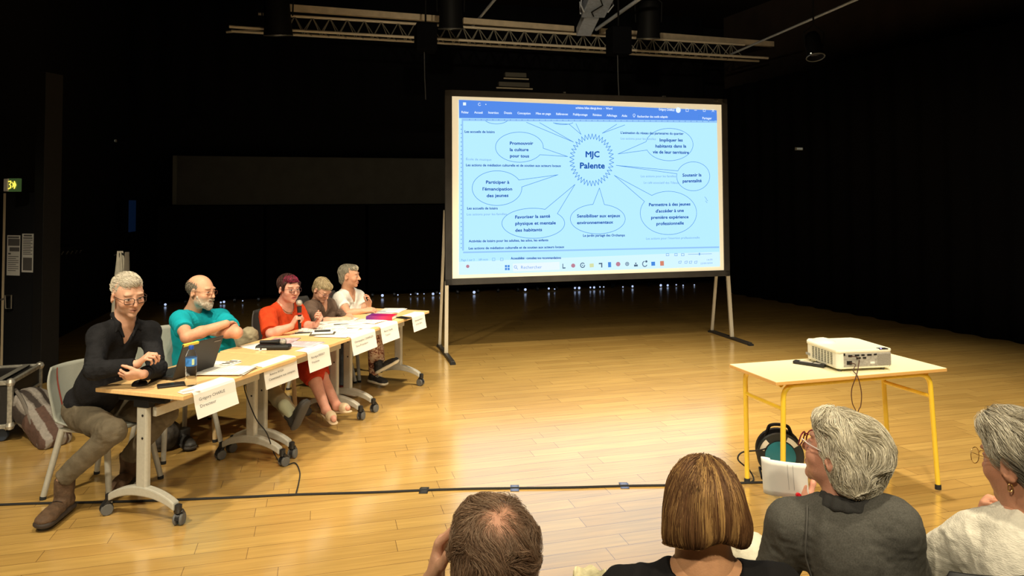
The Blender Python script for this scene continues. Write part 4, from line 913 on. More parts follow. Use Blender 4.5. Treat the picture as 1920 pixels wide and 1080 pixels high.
def surface_nets(f,lo,h):
    ins=f<0; nx,ny,nz=f.shape; C=[(i,j,k) for i in(0,1) for j in(0,1) for k in(0,1)]
    cnt=np.zeros((nx-1,ny-1,nz-1),np.int8)
    for i,j,k in C: cnt+=ins[i:nx-1+i,j:ny-1+j,k:nz-1+k]
    act=np.argwhere((cnt>0)&(cnt<8)); 
    if len(act)==0: return np.zeros((0,3)),np.zeros((0,4),int)
    v=np.stack([f[act[:,0]+i,act[:,1]+j,act[:,2]+k] for i,j,k in C],1)
    s=np.zeros((len(act),3)); w_=np.zeros(len(act)); Ca=np.array(C,float)
    for a in range(8):
        for b in range(a+1,8):
            if abs(Ca[a]-Ca[b]).sum()!=1: continue
            m=(v[:,a]<0)!=(v[:,b]<0); t=v[:,a]/(v[:,a]-v[:,b]+1e-20); p=Ca[a]+(Ca[b]-Ca[a])*t[:,None]
            s+=p*m[:,None]; w_+=m
    verts=lo+h*(act+s/w_[:,None])
    sx,sy=(ny-1)*(nz-1),(nz-1); flat=act[:,0]*sx+act[:,1]*sy+act[:,2]
    def idx(c): return np.searchsorted(flat,c[:,0]*sx+c[:,1]*sy+c[:,2])
    F_=[]
    for ax_ in range(3):
        o=np.zeros(3,int); o[ax_]=1; sl0=[slice(1,-1)]*3; 
        A=ins[tuple(slice(0,-1) if q==ax_ else slice(1,-1) for q in range(3))]; B=ins[tuple(slice(1,None) if q==ax_ else slice(1,-1) for q in range(3))]
        e=np.argwhere(A!=B); sg=A[tuple(e.T)]
        off=np.ones(3,int); off[ax_]=0; e=e+off
        u=[q for q in range(3) if q!=ax_]; d1=np.zeros(3,int); d1[u[0]]=1; d2=np.zeros(3,int); d2[u[1]]=1
        q_=np.stack([idx(e-d1-d2),idx(e-d2),idx(e),idx(e-d1)],1)
        flip=sg if ax_!=1 else ~sg
        q_[~flip]=q_[~flip][:,::-1]; F_.append(q_)
    return verts,np.concatenate(F_)
# cheap vector noise
_G=rng.random((32,32,32))
def vnoise(P):
    i=np.floor(P).astype(int); t=P-i; t=t*t*(3-2*t); o=0
    for a in(0,1):
        for b in(0,1):
            for c in(0,1):
                o=o+_G[(i[...,0]+a)&31,(i[...,1]+b)&31,(i[...,2]+c)&31]*(t[...,0] if a else 1-t[...,0])*(t[...,1] if b else 1-t[...,1])*(t[...,2] if c else 1-t[...,2])
    return o*2-1
def fbm(P,o=3): return sum(vnoise(P*2**k+k*7.3)/2**k for k in range(o))
def normals(v,f):
    n=np.zeros_like(v); a=np.cross(v[f[:,2]]-v[f[:,0]],v[f[:,3]]-v[f[:,1]]) if f.shape[1]==4 else np.cross(v[f[:,1]]-v[f[:,0]],v[f[:,2]]-v[f[:,0]])
    for k in range(f.shape[1]): np.add.at(n,f[:,k],a)
    return n/(np.linalg.norm(n,axis=1,keepdims=True)+1e-12)
def relax(v,f,it=1,lam=.5):
    for _ in range(it):
        s=np.zeros_like(v); c=np.zeros(len(v))
        for k in range(4):
            a,b=f[:,k],f[:,(k+1)%4]; np.add.at(s,a,v[b]); np.add.at(c,a,1); np.add.at(s,b,v[a]); np.add.at(c,b,1)
        v=v+(s/np.maximum(c,1)[:,None]-v)*lam
    return v
def mk(name,v,f,m,parent=None,col=None,label=None):
    me=bpy.data.meshes.new(name); v=np.asarray(v,float)
    if parent is not None:
        L=np.array(wmat(parent).inverted()); v=v@L[:3,:3].T+L[:3,3]
    me.vertices.add(len(v)); me.vertices.foreach_set('co',v.astype(np.float32).ravel())
    k=f.shape[1]; me.loops.add(f.size); me.loops.foreach_set('vertex_index',f.astype(np.int32).ravel())
    me.polygons.add(len(f)); me.polygons.foreach_set('loop_start',np.arange(0,f.size,k,dtype=np.int32)); me.polygons.foreach_set('loop_total',np.full(len(f),k,np.int32))
    me.polygons.foreach_set('use_smooth',np.ones(len(f),bool)); me.materials.append(m); me.update(calc_edges=True)
    if col is not None:
        at=me.color_attributes.new('Col','FLOAT_COLOR','POINT'); c=np.ones((len(v),4),np.float32); c[:,:3]=col; at.data.foreach_set('color',c.ravel())
    o=bpy.data.objects.new(name,me); COL.objects.link(o)
    if parent is not None: o.parent=parent
    if label: o['label']=label
    return o
def merge(ms):
    V_=[];F_=[];o=0
    for v,f in ms: V_.append(v);F_.append(f+o);o+=len(v)
    return np.concatenate(V_),np.concatenate(F_)
def frame(fwd,roll=0,up=(0,0,1)):
    f_=V(fwd)/np.linalg.norm(V(fwd)); r=np.cross(f_,V(up)); r/=np.linalg.norm(r); u=np.cross(r,f_)
    c,s=math.cos(roll),math.sin(roll); return np.stack([r*c+u*s,f_,u*c-r*s],1)   # columns right, forward, up
def facing(alpha,pitch=0,roll=0):   # alpha: degrees from +X toward the camera
    a,p=math.radians(alpha),math.radians(pitch); return frame((math.cos(a)*math.cos(p),-math.sin(a)*math.cos(p),-math.sin(p)),math.radians(roll))
def head(B,c,R,s=1,jaw=1,fat=0,lip=1,nose=1,mouth=0,eyes=True,ears=(1,1)):
    """adds a head to Body B; c centre at eye level between the ears"""
    w=lambda x,y,z: V(c)+R@(V(x,y,z)*s)
    E=lambda p,r,k=.02,op='u',rr=None: B.ell(w(*p),V(*r)*s,R if rr is None else rr,k*s,op)
    E((0,-.018,.036),(.074,.094,.080)); E((0,.030,-.012),(.063+fat*.004,.060,.078),.03); E((0,.030,-.066),(.052*jaw+fat*.008,.050,.042+fat*.004),.03)
    E((0,.070,-.097),(.020*jaw,.017,.016),.022)
    for q in(-1,1):
        E((q*.043,.058,-.030),(.021,.022,.021),.02); E((q*.030,.079,.027),(.022,.012,.008),.014)
        E((q*.036,.092,.001),(.0165,.014,.0125),.012,'s')
        if eyes: E((q*.031,.0745,.001),(.0135,.0132,.0125),.004)
        E((q*.031,.077,.0085),(.0155,.0125,.0052),.005); E((q*.031,.077,-.0075),(.0145,.0115,.004),.005)
        E((q*.014*nose,.089,-.033),(.0085,.010,.0075),.008)
        if ears[0 if q<0 else 1]:
            Re=R@np.array(Matrix.Rotation(-.22,3,'X'))@np.array(Matrix.Rotation(-q*.35,3,'Z'))
            B.ell(w(q*.078,-.012,-.008),V(.0085,.019,.032)*s,Re,.008*s); B.ell(w(q*.087,-.006,-.006),V(.007,.010,.018)*s,Re,.006*s,'s'); B.ell(w(q*.079,.004,-.016),V(.006,.006,.008)*s,Re,.005*s)
    B.cap(w(0,.086,.010),w(0,.108*1,-.030),.0075*s,.0115*s*nose,.012*s)
    for dz,r in((-.0585,.0052*lip),(-.0695,.0062*lip)):
        B.cap(w(-.019,.0815,dz+.001),w(0,.0895,dz),.0035*s,r*s,.008*s); B.cap(w(.019,.0815,dz+.001),w(0,.0895,dz),.0035*s,r*s,.008*s)
    B.cap(w(-.021,.092,-.064),w(.021,.092,-.064),(.0026+mouth)*s,(.0026+mouth)*s,.004*s,'s')
    return w
def head_cols(c,R,s,skin,lips=(.45,.16,.13),beard=None,brow=(.12,.08,.05),scalp=None,beard_z=-.045):
    def fn(P):
        q=(P-V(c))@R/s; col=np.tile(V(skin),(len(P),1)); x,y,z=q.T
        def blend(m,cc): 
            nonlocal col
            m=np.clip(m,0,1)[:,None]; col=col*(1-m)+V(cc)*m
        face=(y>.02)
        blend(.35*np.exp(-(((np.abs(x)-.040)/.022)**2+((z+.030)/.022)**2))*face,(skin[0]*1.02,skin[1]*.72,skin[2]*.66))
        blend(.40*np.exp(-((x/.014)**2+((z+.034)/.016)**2))*(y>.09),(skin[0]*1.0,skin[1]*.68,skin[2]*.6))
        for qx in(-1,1):
            blend(.6*np.exp(-(((x-qx*.031-qx*.002)/.019)**4+((z-.0255-.05*abs(0))/.0045)**2))*(y>.06),brow)
            e=np.exp(-(((x-qx*.031)/.0145)**4+((z-.001)/.0052)**4))*(y>.07); blend(e*.9,(.55,.52,.48)); blend(1.1*np.exp(-(((x-qx*.031)/.0055)**4+((z-.001)/.0052)**4))*(y>.07),(.03,.025,.02))
            blend(.75*np.exp(-(((x-qx*.031)/.017)**4+((z-.0072)/.0022)**2))*(y>.07),(skin[0]*.3,skin[1]*.22,skin[2]*.2))
        blend(.85*np.exp(-((x/.021)**4+((z+.064)/.0095)**4))*(y>.075),lips)
        blend(.9*np.exp(-((x/.019)**4+((z+.0642)/.0022)**2))*(y>.075),(.10,.03,.025))
        if beard is not None:
            n=vnoise(P*90)*.35; m=1/(1+np.exp((z-beard_z+.35*(np.maximum(0,.055-y)))*160))*(y>-.01)*(z>-.13); m=m*(1-np.exp(-((x/.019)**4+((z+.064)/.009)**4))*(y>.075)); m=np.maximum(m,np.exp(-((x/.026)**4+((z+.048)/.007)**2))*(y>.08)); blend(m*(.85+n)*beard[3],beard[:3])
        if scalp is not None: scalp(q,blend)
        return col
    return fn
def hand(B,wrist,d,n,side,curl=.35,s=1,spread=.06,thumb=(.6,.5),curls=None,k=.006):
    """d: wrist->knuckles, n: palm normal (fingers curl toward it), side: +1/-1 picks the thumb side"""
    d=V(d)/np.linalg.norm(V(d)); n=V(n)-d*(V(n)@d); n/=np.linalg.norm(n); t=np.cross(d,n)*side; w=V(wrist)
    P=lambda a,b,c: w+(d*a+t*b+n*c)*s
    for b,l in((.024,.085),(.008,.090),(-.008,.086),(-.023,.078)): B.cap(P(.010,b*.7,0),P(l,b,-.002),.0135*s,.0115*s,.012*s)
    B.cap(P(.02,.024,.006),P(.055,.030,.006),.014*s,.012*s,.012*s)
    cs=curls or (curl,)*4
    for i,(b,l0,ln,r) in enumerate(((.027,.086,1.0,.0083),(.009,.091,1.1,.0085),(-.009,.087,1.03,.0081),(-.026,.079,.82,.0073))):
        p=P(l0,b,-.002); a=0; sp=spread*(1.5-i); cu=cs[i]
        for L_,da,r0,r1 in((.042,cu*1.2,r,r*.95),(.027,cu*1.5,r*.95,r*.88),(.020,cu*1.0,r*.88,r*.72)):
            a+=da; dd=(d*math.cos(a)+n*math.sin(a))+t*sp*math.cos(a); dd/=np.linalg.norm(dd); q=p+dd*L_*ln*s; B.cap(p,q,r0*s,r1*s,k*s*.6); p=q
    p=P(.030,.030,.006); a0,a1=thumb
    for L_,x,r0,r1 in((.036,a0,.0115,.0105),(.030,a0*.55,.0105,.0095),(.024,a0*.3,.0095,.0078)):
        dd=d*math.cos(x)+t*math.sin(x)+n*a1*.8; dd/=np.linalg.norm(dd); q=p+dd*L_*s; B.cap(p,q,r0*s,r1*s,k*s); p=q
# ---------------------------------------------------------------- hair
def strand_mesh(paths,r0,r1,cols,sides=3):
    """paths: (N,S,3)"""
    N,S,_=paths.shape; T=np.gradient(paths,axis=1); T/=np.linalg.norm(T,axis=2,keepdims=True)+1e-9
    a=np.cross(T,np.array([.3,.5,.81])); a/=np.linalg.norm(a,axis=2,keepdims=True)+1e-9; b=np.cross(T,a)
    rr=(r0+(r1-r0)*np.linspace(0,1,S)**1.5)[None,:,None]
    ring=np.stack([paths+rr*(a*math.cos(2*math.pi*k/sides)+b*math.sin(2*math.pi*k/sides)) for k in range(sides)],2)
    v=ring.reshape(-1,3); idx=np.arange(N*S*sides).reshape(N,S,sides); F_=[]
    for k in range(sides):
        k2=(k+1)%sides; F_.append(np.stack([idx[:,:-1,k],idx[:,:-1,k2],idx[:,1:,k2],idx[:,1:,k]],-1).reshape(-1,4))
    c=np.repeat(cols,S*sides,axis=0); return v,np.concatenate(F_),c
def grow(B,roots,flow,S=10,step=.006,lift=.004,curl=0,cf=60,wob=.3,seed=0,lens=None,base=.0,hug=.7):
    """strands starting on the surface of Body B that follow flow(P,t) and stay near the surface"""
    r_=np.random.default_rng(seed); P=roots.copy(); out=[P.copy()]; N=len(P); ph=r_.random((N,3))*50; L=(r_.random(N)*.6+.7) if lens is None else lens
    for i in range(1,S):
        t=i/(S-1); g=B.grad(P,.003); d=flow(P,t); d=d-g*(d*g).sum(1,keepdims=True)*hug
        nz=np.stack([vnoise(P*cf+ph*0+k*11) for k in range(3)],1)*wob+np.stack([np.sin(i*.9+ph[:,k]) for k in range(3)],1)*curl
        d=d/(np.linalg.norm(d,axis=1,keepdims=True)+1e-9)+nz; d/=np.linalg.norm(d,axis=1,keepdims=True)+1e-9
        P=P+d*step*L[:,None]; dist=B.at(P); tgt=base+lift*math.sin(math.pi*min(1,t*1.0))*1.0*L; P=P+g*((tgt-dist)*.6)[:,None]; out.append(P.copy())
    return np.stack(out,1)
def hair_obj(person,B,cols,n,flow,S=10,step=.006,lift=.004,curl=0,cf=60,wob=.3,r=.0007,seed=1,mask=None,roots_B=None,disp=.002,df=120,palette=None,name='hair',m=None,capcol=None,base=0,hug=.7,relax_it=1,stripe=None):
    v,f=(roots_B or B).mesh(); v=relax(v,f,relax_it); nn=normals(v,f); q=v.copy()
    v2=v+nn*(fbm(v*df*np.array([1,1,.45]))*disp)[:,None]
    r_=np.random.default_rng(seed); 
    cand=np.arange(len(v)) 
    if mask is not None: cand=cand[mask(v)]
    idx=r_.choice(cand,n); roots=v[idx]+r_.normal(0,.002,(n,3))
    paths=grow(B,roots,flow,S,step,lift,curl,cf,wob,seed,base=base,hug=hug)
    pal=np.array(palette if palette is not None else cols); pc=pal[r_.integers(0,len(pal),n)]*(r_.random((n,1))*.5+.75)
    if stripe is not None: pc=stripe(roots,pc)
    sv,sf,sc=strand_mesh(paths,r,r*.35,pc)
    k=(fbm(v*np.array([260,260,90]))*.35+.85)[:,None]; cc=np.tile(np.array(capcol if capcol is not None else pal.mean(0)*.55),(len(v),1))*np.clip(k,.4,1.3)
    V2,F2=merge([(v2,f),(sv,sf)]); return mk(name,V2,F2,m or M['hair'],person,np.concatenate([cc,sc]))
M['skin']=mat('skin',(.6,.36,.24),.48,spec=.35,attr='Col',noise=.05,nscale=60,bump=.12,bscale=260)
M['skin'].node_tree.nodes['Principled BSDF'].inputs['Subsurface Weight'].default_value=.08
M['skin'].node_tree.nodes['Principled BSDF'].inputs['Subsurface Radius'].default_value=(.012,.005,.003)
M['hair']=mat('hair',(.3,.3,.3),.55,spec=.35,attr='Col')
def cloth(name,col,bs=220,b=.25,n=.1,rough=.85): return mat(name,col,rough,spec=.15,noise=n,nscale=18,bump=b,bscale=bs)
def fold_disp(v,f,amp=.005,fr=14,seed=0,aniso=(1,1,.45),joints=(),ja=.008):
    nn=normals(v,f); P=v*fr*np.array(aniso)+seed*3.1; n1=1-np.abs(vnoise(P+vnoise(P*.5)[:,None]*.8))*2; d=amp*n1+amp*.4*fbm(v*fr*3+seed)
    for j,rad in joints:
        dist=np.linalg.norm(v-V(j),axis=1); w_=np.exp(-(dist/rad)**2); d=d+ja*w_*(1-np.abs(vnoise(v*np.array([30,30,55])+seed))*2)
    return v+nn*d[:,None]
def garment(person,name,B,m,amp=.004,fr=14,seed=0,joints=(),ja=.007,col=None,label=None,aniso=(1,1,.45),rl=1,clip=None):
    v,f=B.mesh(clip); v=relax(v,f,rl); v=fold_disp(v,f,amp,fr,seed,aniso,joints,ja); return mk(name,v,f,m,person,col(v) if col else None,label)
def glasses(person,c,R,s,m,w=.0225,h=.0165,sq=3.0,r=.0016,lens=None,temple=True,dz=.002,dy=0,label=None,half=False):
    mb=MB(); W=lambda x,y,z: Vector(V(c)+R@(V(x,y,z)*s))
    lzs=[]
    for q in(-1,1):
        pts=[]
        for k in range(22):
            t=2*math.pi*k/22; cx=abs(math.cos(t))**(2/sq)*math.copysign(1,math.cos(t)); cz=abs(math.sin(t))**(2/sq)*math.copysign(1,math.sin(t)); pts.append(W(q*.034+w*cx,.104+dy-.25*abs(q*.034+w*cx)+.006,dz-.004+h*cz))
        mb.tube(pts,r,6,closed=True); lzs.append(MB().add(pts,[tuple(range(22))]))
        if temple: mb.tube([W(q*(.034+w),.104+dy-.25*(.034+w)+.006,dz+h*.35),W(q*.074,.07,dz+h*.35),W(q*.0785,-.002,.006),W(q*.078,-.022,-.008)],r*.95,6)
    mb.tube([W(-.034+w,.104+dy,dz+.002),W(0,.112+dy,dz+.004),W(.034-w,.104+dy,dz+.002)],r,6)
    g=mb.build('glasses',m,person,smooth=True,world=True,label=label)
    for lz in lzs: lz.build('lens',lens or M['lens'],g,world=True)
    return g
M['lens']=mat('spectacle lens',(.95,.97,1),.02,trans=1,ior=1.02,spec=.6)
# ================================================================ THE PEOPLE AT THE TABLES
def J(px,py,Y): return np.array(ay(px,py,Y))
def person_root(label,p): return thing('person',label,'person',(float(p[0]),float(p[1]),0))
def lerp(a,b,t): return a+(b-a)*t
def torso(B,d,wd=1,dp=1,belly=0,infl=0,k=.05,low=True,bust=0):
    sd=d['SR']-d['SL']; sw=np.linalg.norm(sd); side=sd/sw; up=d['N']-d['P']; L=np.linalg.norm(up); up/=L; side=side-up*(side@up); side/=np.linalg.norm(side); fwd=np.cross(up,side); R=np.stack([side,fwd,up],1)
    w=sw/.36*wd; i=infl; C=lambda a,b,c: d['P']+side*a+fwd*b+up*c*L
    if low: B.ell(C(0,-.01,.04),(.165*w+i*2,.130*dp+i*2,.13+i),R,k)
    B.ell(C(0,.015+belly*.5,.30),(.150*w+belly*.35+i,.115*dp+belly*.75+i,.17+i),R,k); B.ell(C(0,.005+belly*.15,.62),(.158*w+i,.112*dp+i,.17+i),R,k)
    B.ell(C(0,-.02,.80),(.135*w+i,.085*dp+i,.11+i),R,k)
    B.cap(d['SL']-up*.012,d['SR']-up*.012,.052+i,.052+i,k); 
    for S in('SL','SR'): B.cap(lerp(d['N'],d[S],.25)+up*.005,lerp(d['N'],d[S],.85),.042+i,.045+i,.05)
    if bust:
        for q in(-1,1): B.ell(C(q*.075*w,.085*dp,.60),(.062+bust+i,.055+bust+i,.062+bust+i),R,.04)
    return R,C,L
def build_person(label,d,skin,top,sleeve=1.0,legs=None,opening=None,headkw={},hs=1,hR=None,lips=(.45,.16,.13),beard=None,brow=(.12,.08,.05),scalp=None,
                 tw=1,tdp=1,belly=0,bust=0,arm=1,hands=None,neck_r=.054,top_name='shirt',top_h=.006,hh=.0035,topcol=None,cuff=0,bare_leg=False,leg_h=.007,loose=1,fold=.004,skirt=None,beard_z=-.045,collar=None,lower_name='trousers',lowlab=None,legscale=1,topclip=None,skirtcol=None,seed=0,shoulder_drop=0):
    o=person_root(label,d['P']); d={k:np.array(v,float) for k,v in d.items()}
    parts_=[]
    # head and neck, fine
    H=Body(hh); w=head(H,d['H'],hR,hs,**headkw); H.cap(w(0,-.022,-.055),d['N']+(0,0,.0),neck_r*hs,neck_r*1.08,.03)
    H.cap(d['N'],lerp(d['N'],d['P'],.12),neck_r*1.1,neck_r*1.25,.04)
    v,f=H.mesh(); cf=head_cols(d['H'],hR,hs,skin,lips,beard,brow,scalp,beard_z); parts_.append((v,f,cf(v)))
    # torso core under the clothes
    T_=Body(.010); R,C,L=torso(T_,d,tw,tdp,belly,infl=-.012,bust=bust*.6); T_.cap(d['N'],lerp(d['N'],d['P'],.2),neck_r*1.1,neck_r*1.3,.06); v,f=T_.mesh(); parts_.append((v,f,np.tile(V(skin),(len(v),1))))
    # arms with hands
    for k,S in (('L','SL'),('R','SR')):
        A=Body(.0042 if hh>.003 else .0035); E_,W_=d['E'+k],d['W'+k]
        A.chain([d[S],lerp(d[S],E_,.5),E_,lerp(E_,W_,.35),W_],[.046*arm,.044*arm,.037*arm,.038*arm,.026*arm],.02)
        hk=(hands or {}).get(k,{})
        hd=hk.get('d',W_-E_); hn=hk.get('n',(0,0,-1)); 
        side_=hk.get('side',1 if k=='R' else -1)
        hand(A,W_,hd,hn,side_,**{q:z for q,z in hk.items() if q in('curl','curls','thumb','spread','s')})
        v,f=A.mesh(); c=np.tile(V(skin),(len(v),1)); c*=(1+.06*fbm(v*60)[:,None]*V(.3,.7,.7)); 
        tip=np.clip((np.linalg.norm(v-W_,axis=1)-.10)/.05,0,1)[:,None]; c=c*(1-tip*V(0,.10,.10)); parts_.append((v,f,c))
    if bare_leg or legs:
        for k in('L','R'):
            Lg=Body(.008 if not bare_leg else .006); kk,aa=d['K'+k],d['A'+k]
            Lg.chain([d['P']*.6+d['HP'+k]*.4,d['HP'+k],kk],[.07,.075*legscale,.052*legscale],.03)
            Lg.chain([kk,lerp(kk,aa,.3),aa],[.050*legscale,.052*legscale,.034],.02)
            if bare_leg:
                tt=d['T'+k]; Lg.chain([aa,lerp(aa,tt,.55),tt],[.034,.030,.022],.02); 
            v,f=Lg.mesh(); parts_.append((v,f,np.tile(V(skin)*.92,(len(v),1))))
    vs,fs=merge([(a,b) for a,b,c in parts_]); cs=np.concatenate([c for a,b,c in parts_])
    mk('body',vs,fs,M['skin'],o,cs)
    # top
    G=Body(top_h); R,C,L=torso(G,d,tw,tdp,belly,infl=.004*loose,bust=bust)
    jn=[]
    for k,S in (('L','SL'),('R','SR')):
        E_,W_=d['E'+k],d['W'+k]
        if sleeve>=1: 
            t=sleeve-1; e=lerp(E_,W_,t)
            G.cap(d[S],E_,.060*arm*loose,.052*arm*loose,.045); G.cap(E_,e,.052*arm*loose,(.052-.014*t)*arm*loose,.02,fb=0)
            jn.append((E_,.09))
        else: G.cap(d[S],lerp(d[S],E_,sleeve),.062*arm*loose,.062*arm*loose,.04,fb=0)
        jn.append((lerp(d[S],d['P'],.12),.08))
    if opening: opening(G,d,R,C,L)
    else: G.cap(d['N']+R[:,2]*.05,d['N']-R[:,2]*.00+R[:,1]*.03,.062,.050,.012,'s')
    gm=garment(o,top_name,G,top,fold,13,seed,jn,.006,topcol,clip=topclip)
    if legs:
        Tr=Body(leg_h); Tr.ell(d['P'],(.158*tw,.125*tdp,.12),R,.05); jn=[]
        for k in('L','R'):
            kk,aa,hp=d['K'+k],d['A'+k],d['HP'+k]; e=lerp(kk,aa,d.get('cut',np.array(.93)))
            Tr.cap(hp,kk,.088*legscale,.068*legscale,.045); Tr.cap(kk,e,.066*legscale,.052*legscale,.02,fb=0); jn+= [(kk,.10),(hp,.1),(e,.07)]
        garment(o,lower_name,Tr,legs,.005,11,seed+5,jn,.005,label=lowlab,col=skirtcol)
    if skirt:
        Sk=Body(leg_h); Sk.ell(d['P'],(.175*tw,.145*tdp,.13),R,.05); mk_=lerp(d['KL'],d['KR'],.5)
        for k in('L','R'): Sk.cap(d['HP'+k],d['K'+k],.092,.080,.08); Sk.cap(d['K'+k],lerp(d['K'+k],d['A'+k],.25),.075,.068,.07,fb=0)
        garment(o,'skirt',Sk,skirt,.005,10,seed+4,[(mk_,.12)],.008)
    return o,w,R,C,L
def shoe(person,a,t,up,m,sole,name='shoe',s=1,boot=0,h=.005,label=None,laces=None):
    """a ankle, t toe tip, up: foot's own up direction"""
    a=V(a);t=V(t); d=t-a; up=V(up)/np.linalg.norm(V(up)); d=d-up*(d@up); L=np.linalg.norm(d); d/=L; R=np.stack([np.cross(d,up),d,up],1); base=a-up*.075*s
    B=Body(h); p=lambda x,y,z: base+R@(V(x,y,z)*s)
    B.ell(p(0,-.035,.040),(.038*s,.045*s,.040*s),R,.03); B.ell(p(0,.06,.036),(.040*s,.075*s,.032*s),R,.035); B.ell(p(0,.135,.028),(.043*s,.055*s,.026*s),R,.03)
    B.cap(p(0,-.012,.06),p(0,-.012,.105+boot),.042*s,.045*s,.02,fb=0)
    B.ell(p(0,0.05,-.030),(.2,.3,.032),R,.004,'s')
    v,f=B.mesh(); v=fold_disp(v,f,.0022,30,1); o=mk(name,v,f,m,person,label=label)
    B=Body(h); 
    B.cap(p(0,-.04,.012),p(0,.145,.012),.047*s,.048*s,.01,sq=(up,.42)); v,f=B.mesh(); mk('sole',v,f,sole,o)
    mb=MB()
    for i in range(4): y=.045+i*.022; mb.tube([Vector(p(-.022,y,.067-i*.006)),Vector(p(0,y+.006,.074-i*.0065)),Vector(p(.022,y,.067-i*.006))],.0028*s,6)
    if laces: mb.build('laces',laces,o,smooth=True,world=True)
    return o
def chair_shell(label,p,ang,shell,leg,group,red=True,back_h=.43,name='stacking_chair'):
    o=thing(name,label,'chair',(p[0],p[1],0),ang,group)   # faces local +x
    def fn(u,v):
        # v: 0 seat front .. 1 back top ; u across
        x=(u-.5)*2
        if v<.5: t=v/.5; X=.21-.40*t; Z=.445-.025*math.sin(math.pi*t)+.012*t; 
        elif v<.62: t=(v-.5)/.12; a=t*math.pi/2*.95; X=-.19-.055*math.sin(a); Z=.457+.06*(1-math.cos(a))
        else: t=(v-.62)/.38; X=-.245-.075*t; Z=.515+(back_h-.07)*t
        W=.192+(.01 if v<.5 else 0)-(.055*max(0,(v-.80)/.2)**2.2); cup=.03*x*x
        if v<.5: Z+=cup*.6-(.03*max(0,(.08-v)/.08))
        else: X+=cup*1.2
        return Vector((X,x*W,Z))
    sh=part(MB().grid(fn,17,30),'shell',shell,o,smooth=True,thick=.009)
    if red:
        mb=MB()
        for u0 in(.24,): mb.grid(lambda u,v:fn(u0+u*.035,.66+v*.32)+Vector((-.0075,0,0)),3,10); mb.grid(lambda u,v:fn(u0+u*.035,.66+v*.32)+Vector((.0075,0,0)),3,10)
        mb.build('red_stripe',mat('red stripe',(.32,.06,.04),.6),sh,smooth=True)
    for x,y,xx,yy in((.16,.17,.235,.225),(.16,-.17,.235,-.225),(-.16,.17,-.25,.215),(-.16,-.17,-.25,-.215)):
        l=part(MB().tube([(x,y,.425),(xx,yy,.012)],[.020,.017],12),'leg',leg,o,smooth=True); MB().lathe([(0,0),(.019,0),(.019,.018),(.016,.022)],12,(xx,yy,0)).build('foot_cap',M['rubber'],l,smooth=True)
    part(MB().tube([(.16,.17,.418),(-.16,.17,.418),(-.16,-.17,.418),(.16,-.17,.418)],.014,8,closed=True),'seat_frame',leg,o,smooth=True)
    return o
shellm=mat('pale grey plastic shell',(.30,.31,.27),.5,bump=.1,bscale=90)
woodm=mat('pale wooden chair leg',(.62,.46,.24),.5,noise=.1,nscale=20)
GC='chairs behind the conference tables'
# ---- 1: man in the black shirt
d=dict(H=J(240,553,4.42),N=J(232,604,4.46),SR=J(186,630,4.34),SL=J(281,622,4.60),P=J(168,752,4.62),ER=J(176,695,4.20),WR=J(258,683,4.24),EL=J(294,692,4.46),WL=J(268,702,4.22),
  HPR=J(158,768,4.52),HPL=J(196,762,4.76),KR=J(212,792,4.22),KL=J(312,778,4.58),AR=J(118,898,4.26),AL=J(240,858,4.70),TR=J(108,955,4.05),TL=J(235,900,4.5),cut=.97)
d['P'][2]=.535; d['HPR'][2]=.50; d['HPL'][2]=.50; d['KR'][2]=.50; d['KL'][2]=.50
SK1=(.66,.37,.25); hR=facing(40,12,-3)
chair_shell('pale grey plastic chair under the man in the black shirt',(-2.62,4.66),math.radians(-12),shellm,M['grey'],GC,back_h=.345)
def op_shirt(G,d,R,C,L):
    up=R[:,2];fw=R[:,1]
    G.cap(d['N']+up*.06,d['N']+up*.0+fw*.03,.060,.052,.012,'s'); G.cap(d['N']+fw*.07+up*.02,d['N']+fw*.10-up*.10,.045,.008,.01,'s')
blk=cloth('black shirt cotton',(.014,.014,.016),n=.25,b=.35,bs=160)
o,w,R,C,L=build_person('person in a black shirt with silver hair and dark glasses at the nearest table',d,SK1,blk,sleeve=1.92,legs=cloth('grey brown trousers',(.125,.103,.070),n=.2,b=.3),
  hR=hR,hs=1.08,headkw=dict(jaw=1.0,fat=.1),opening=op_shirt,lips=(.42,.17,.13),beard=(.56,.42,.34,.30),brow=(.30,.24,.19),tw=1.0,tdp=1.02,belly=.03,arm=.96,seed=1,
  hands=dict(L=dict(d=(-.93,-.30,-.05),n=(-.1,.75,.60),curls=(.55,.48,.42,.38),thumb=(.45,.5),s=.96),R=dict(d=(.80,-.15,.62),n=(.55,.35,-.6),curls=(.75,.7,.75,.8),thumb=(.30,.9),s=.96)))
up=R[:,2];fw=R[:,1];sd=R[:,0]
cb=Body(.004)
for q in(-1,1): 
    a=d['N']+sd*q*.062-fw*.035+up*.035; b=d['N']+sd*q*.060+fw*.045+up*.02; c=d['N']+sd*q*.028+fw*.098-up*.035
    cb.cap(a,b,.013,.014,.015); cb.cap(b,c,.015,.006,.015); cb.cap(b,b+sd*q*.016+fw*.03-up*.03,.010,.006,.02)
cb.cap(d['N']+sd*.062-fw*.035+up*.035,d['N']-sd*.062-fw*.035+up*.035,.013,.013,.02)
v,f=cb.mesh(); mk('collar',v,f,blk,o)
mb=MB()
for t in (.60,.50,.40): mb.lathe([(0,-.002),(.0055,-.002),(.0055,.003),(0,.003)],10,Vector(C(0,.135,t)),Matrix.Rotation(math.pi/2,3,'X'))
mb.build('button',mat('dark shirt button',(.04,.04,.045),.3),o,world=True)
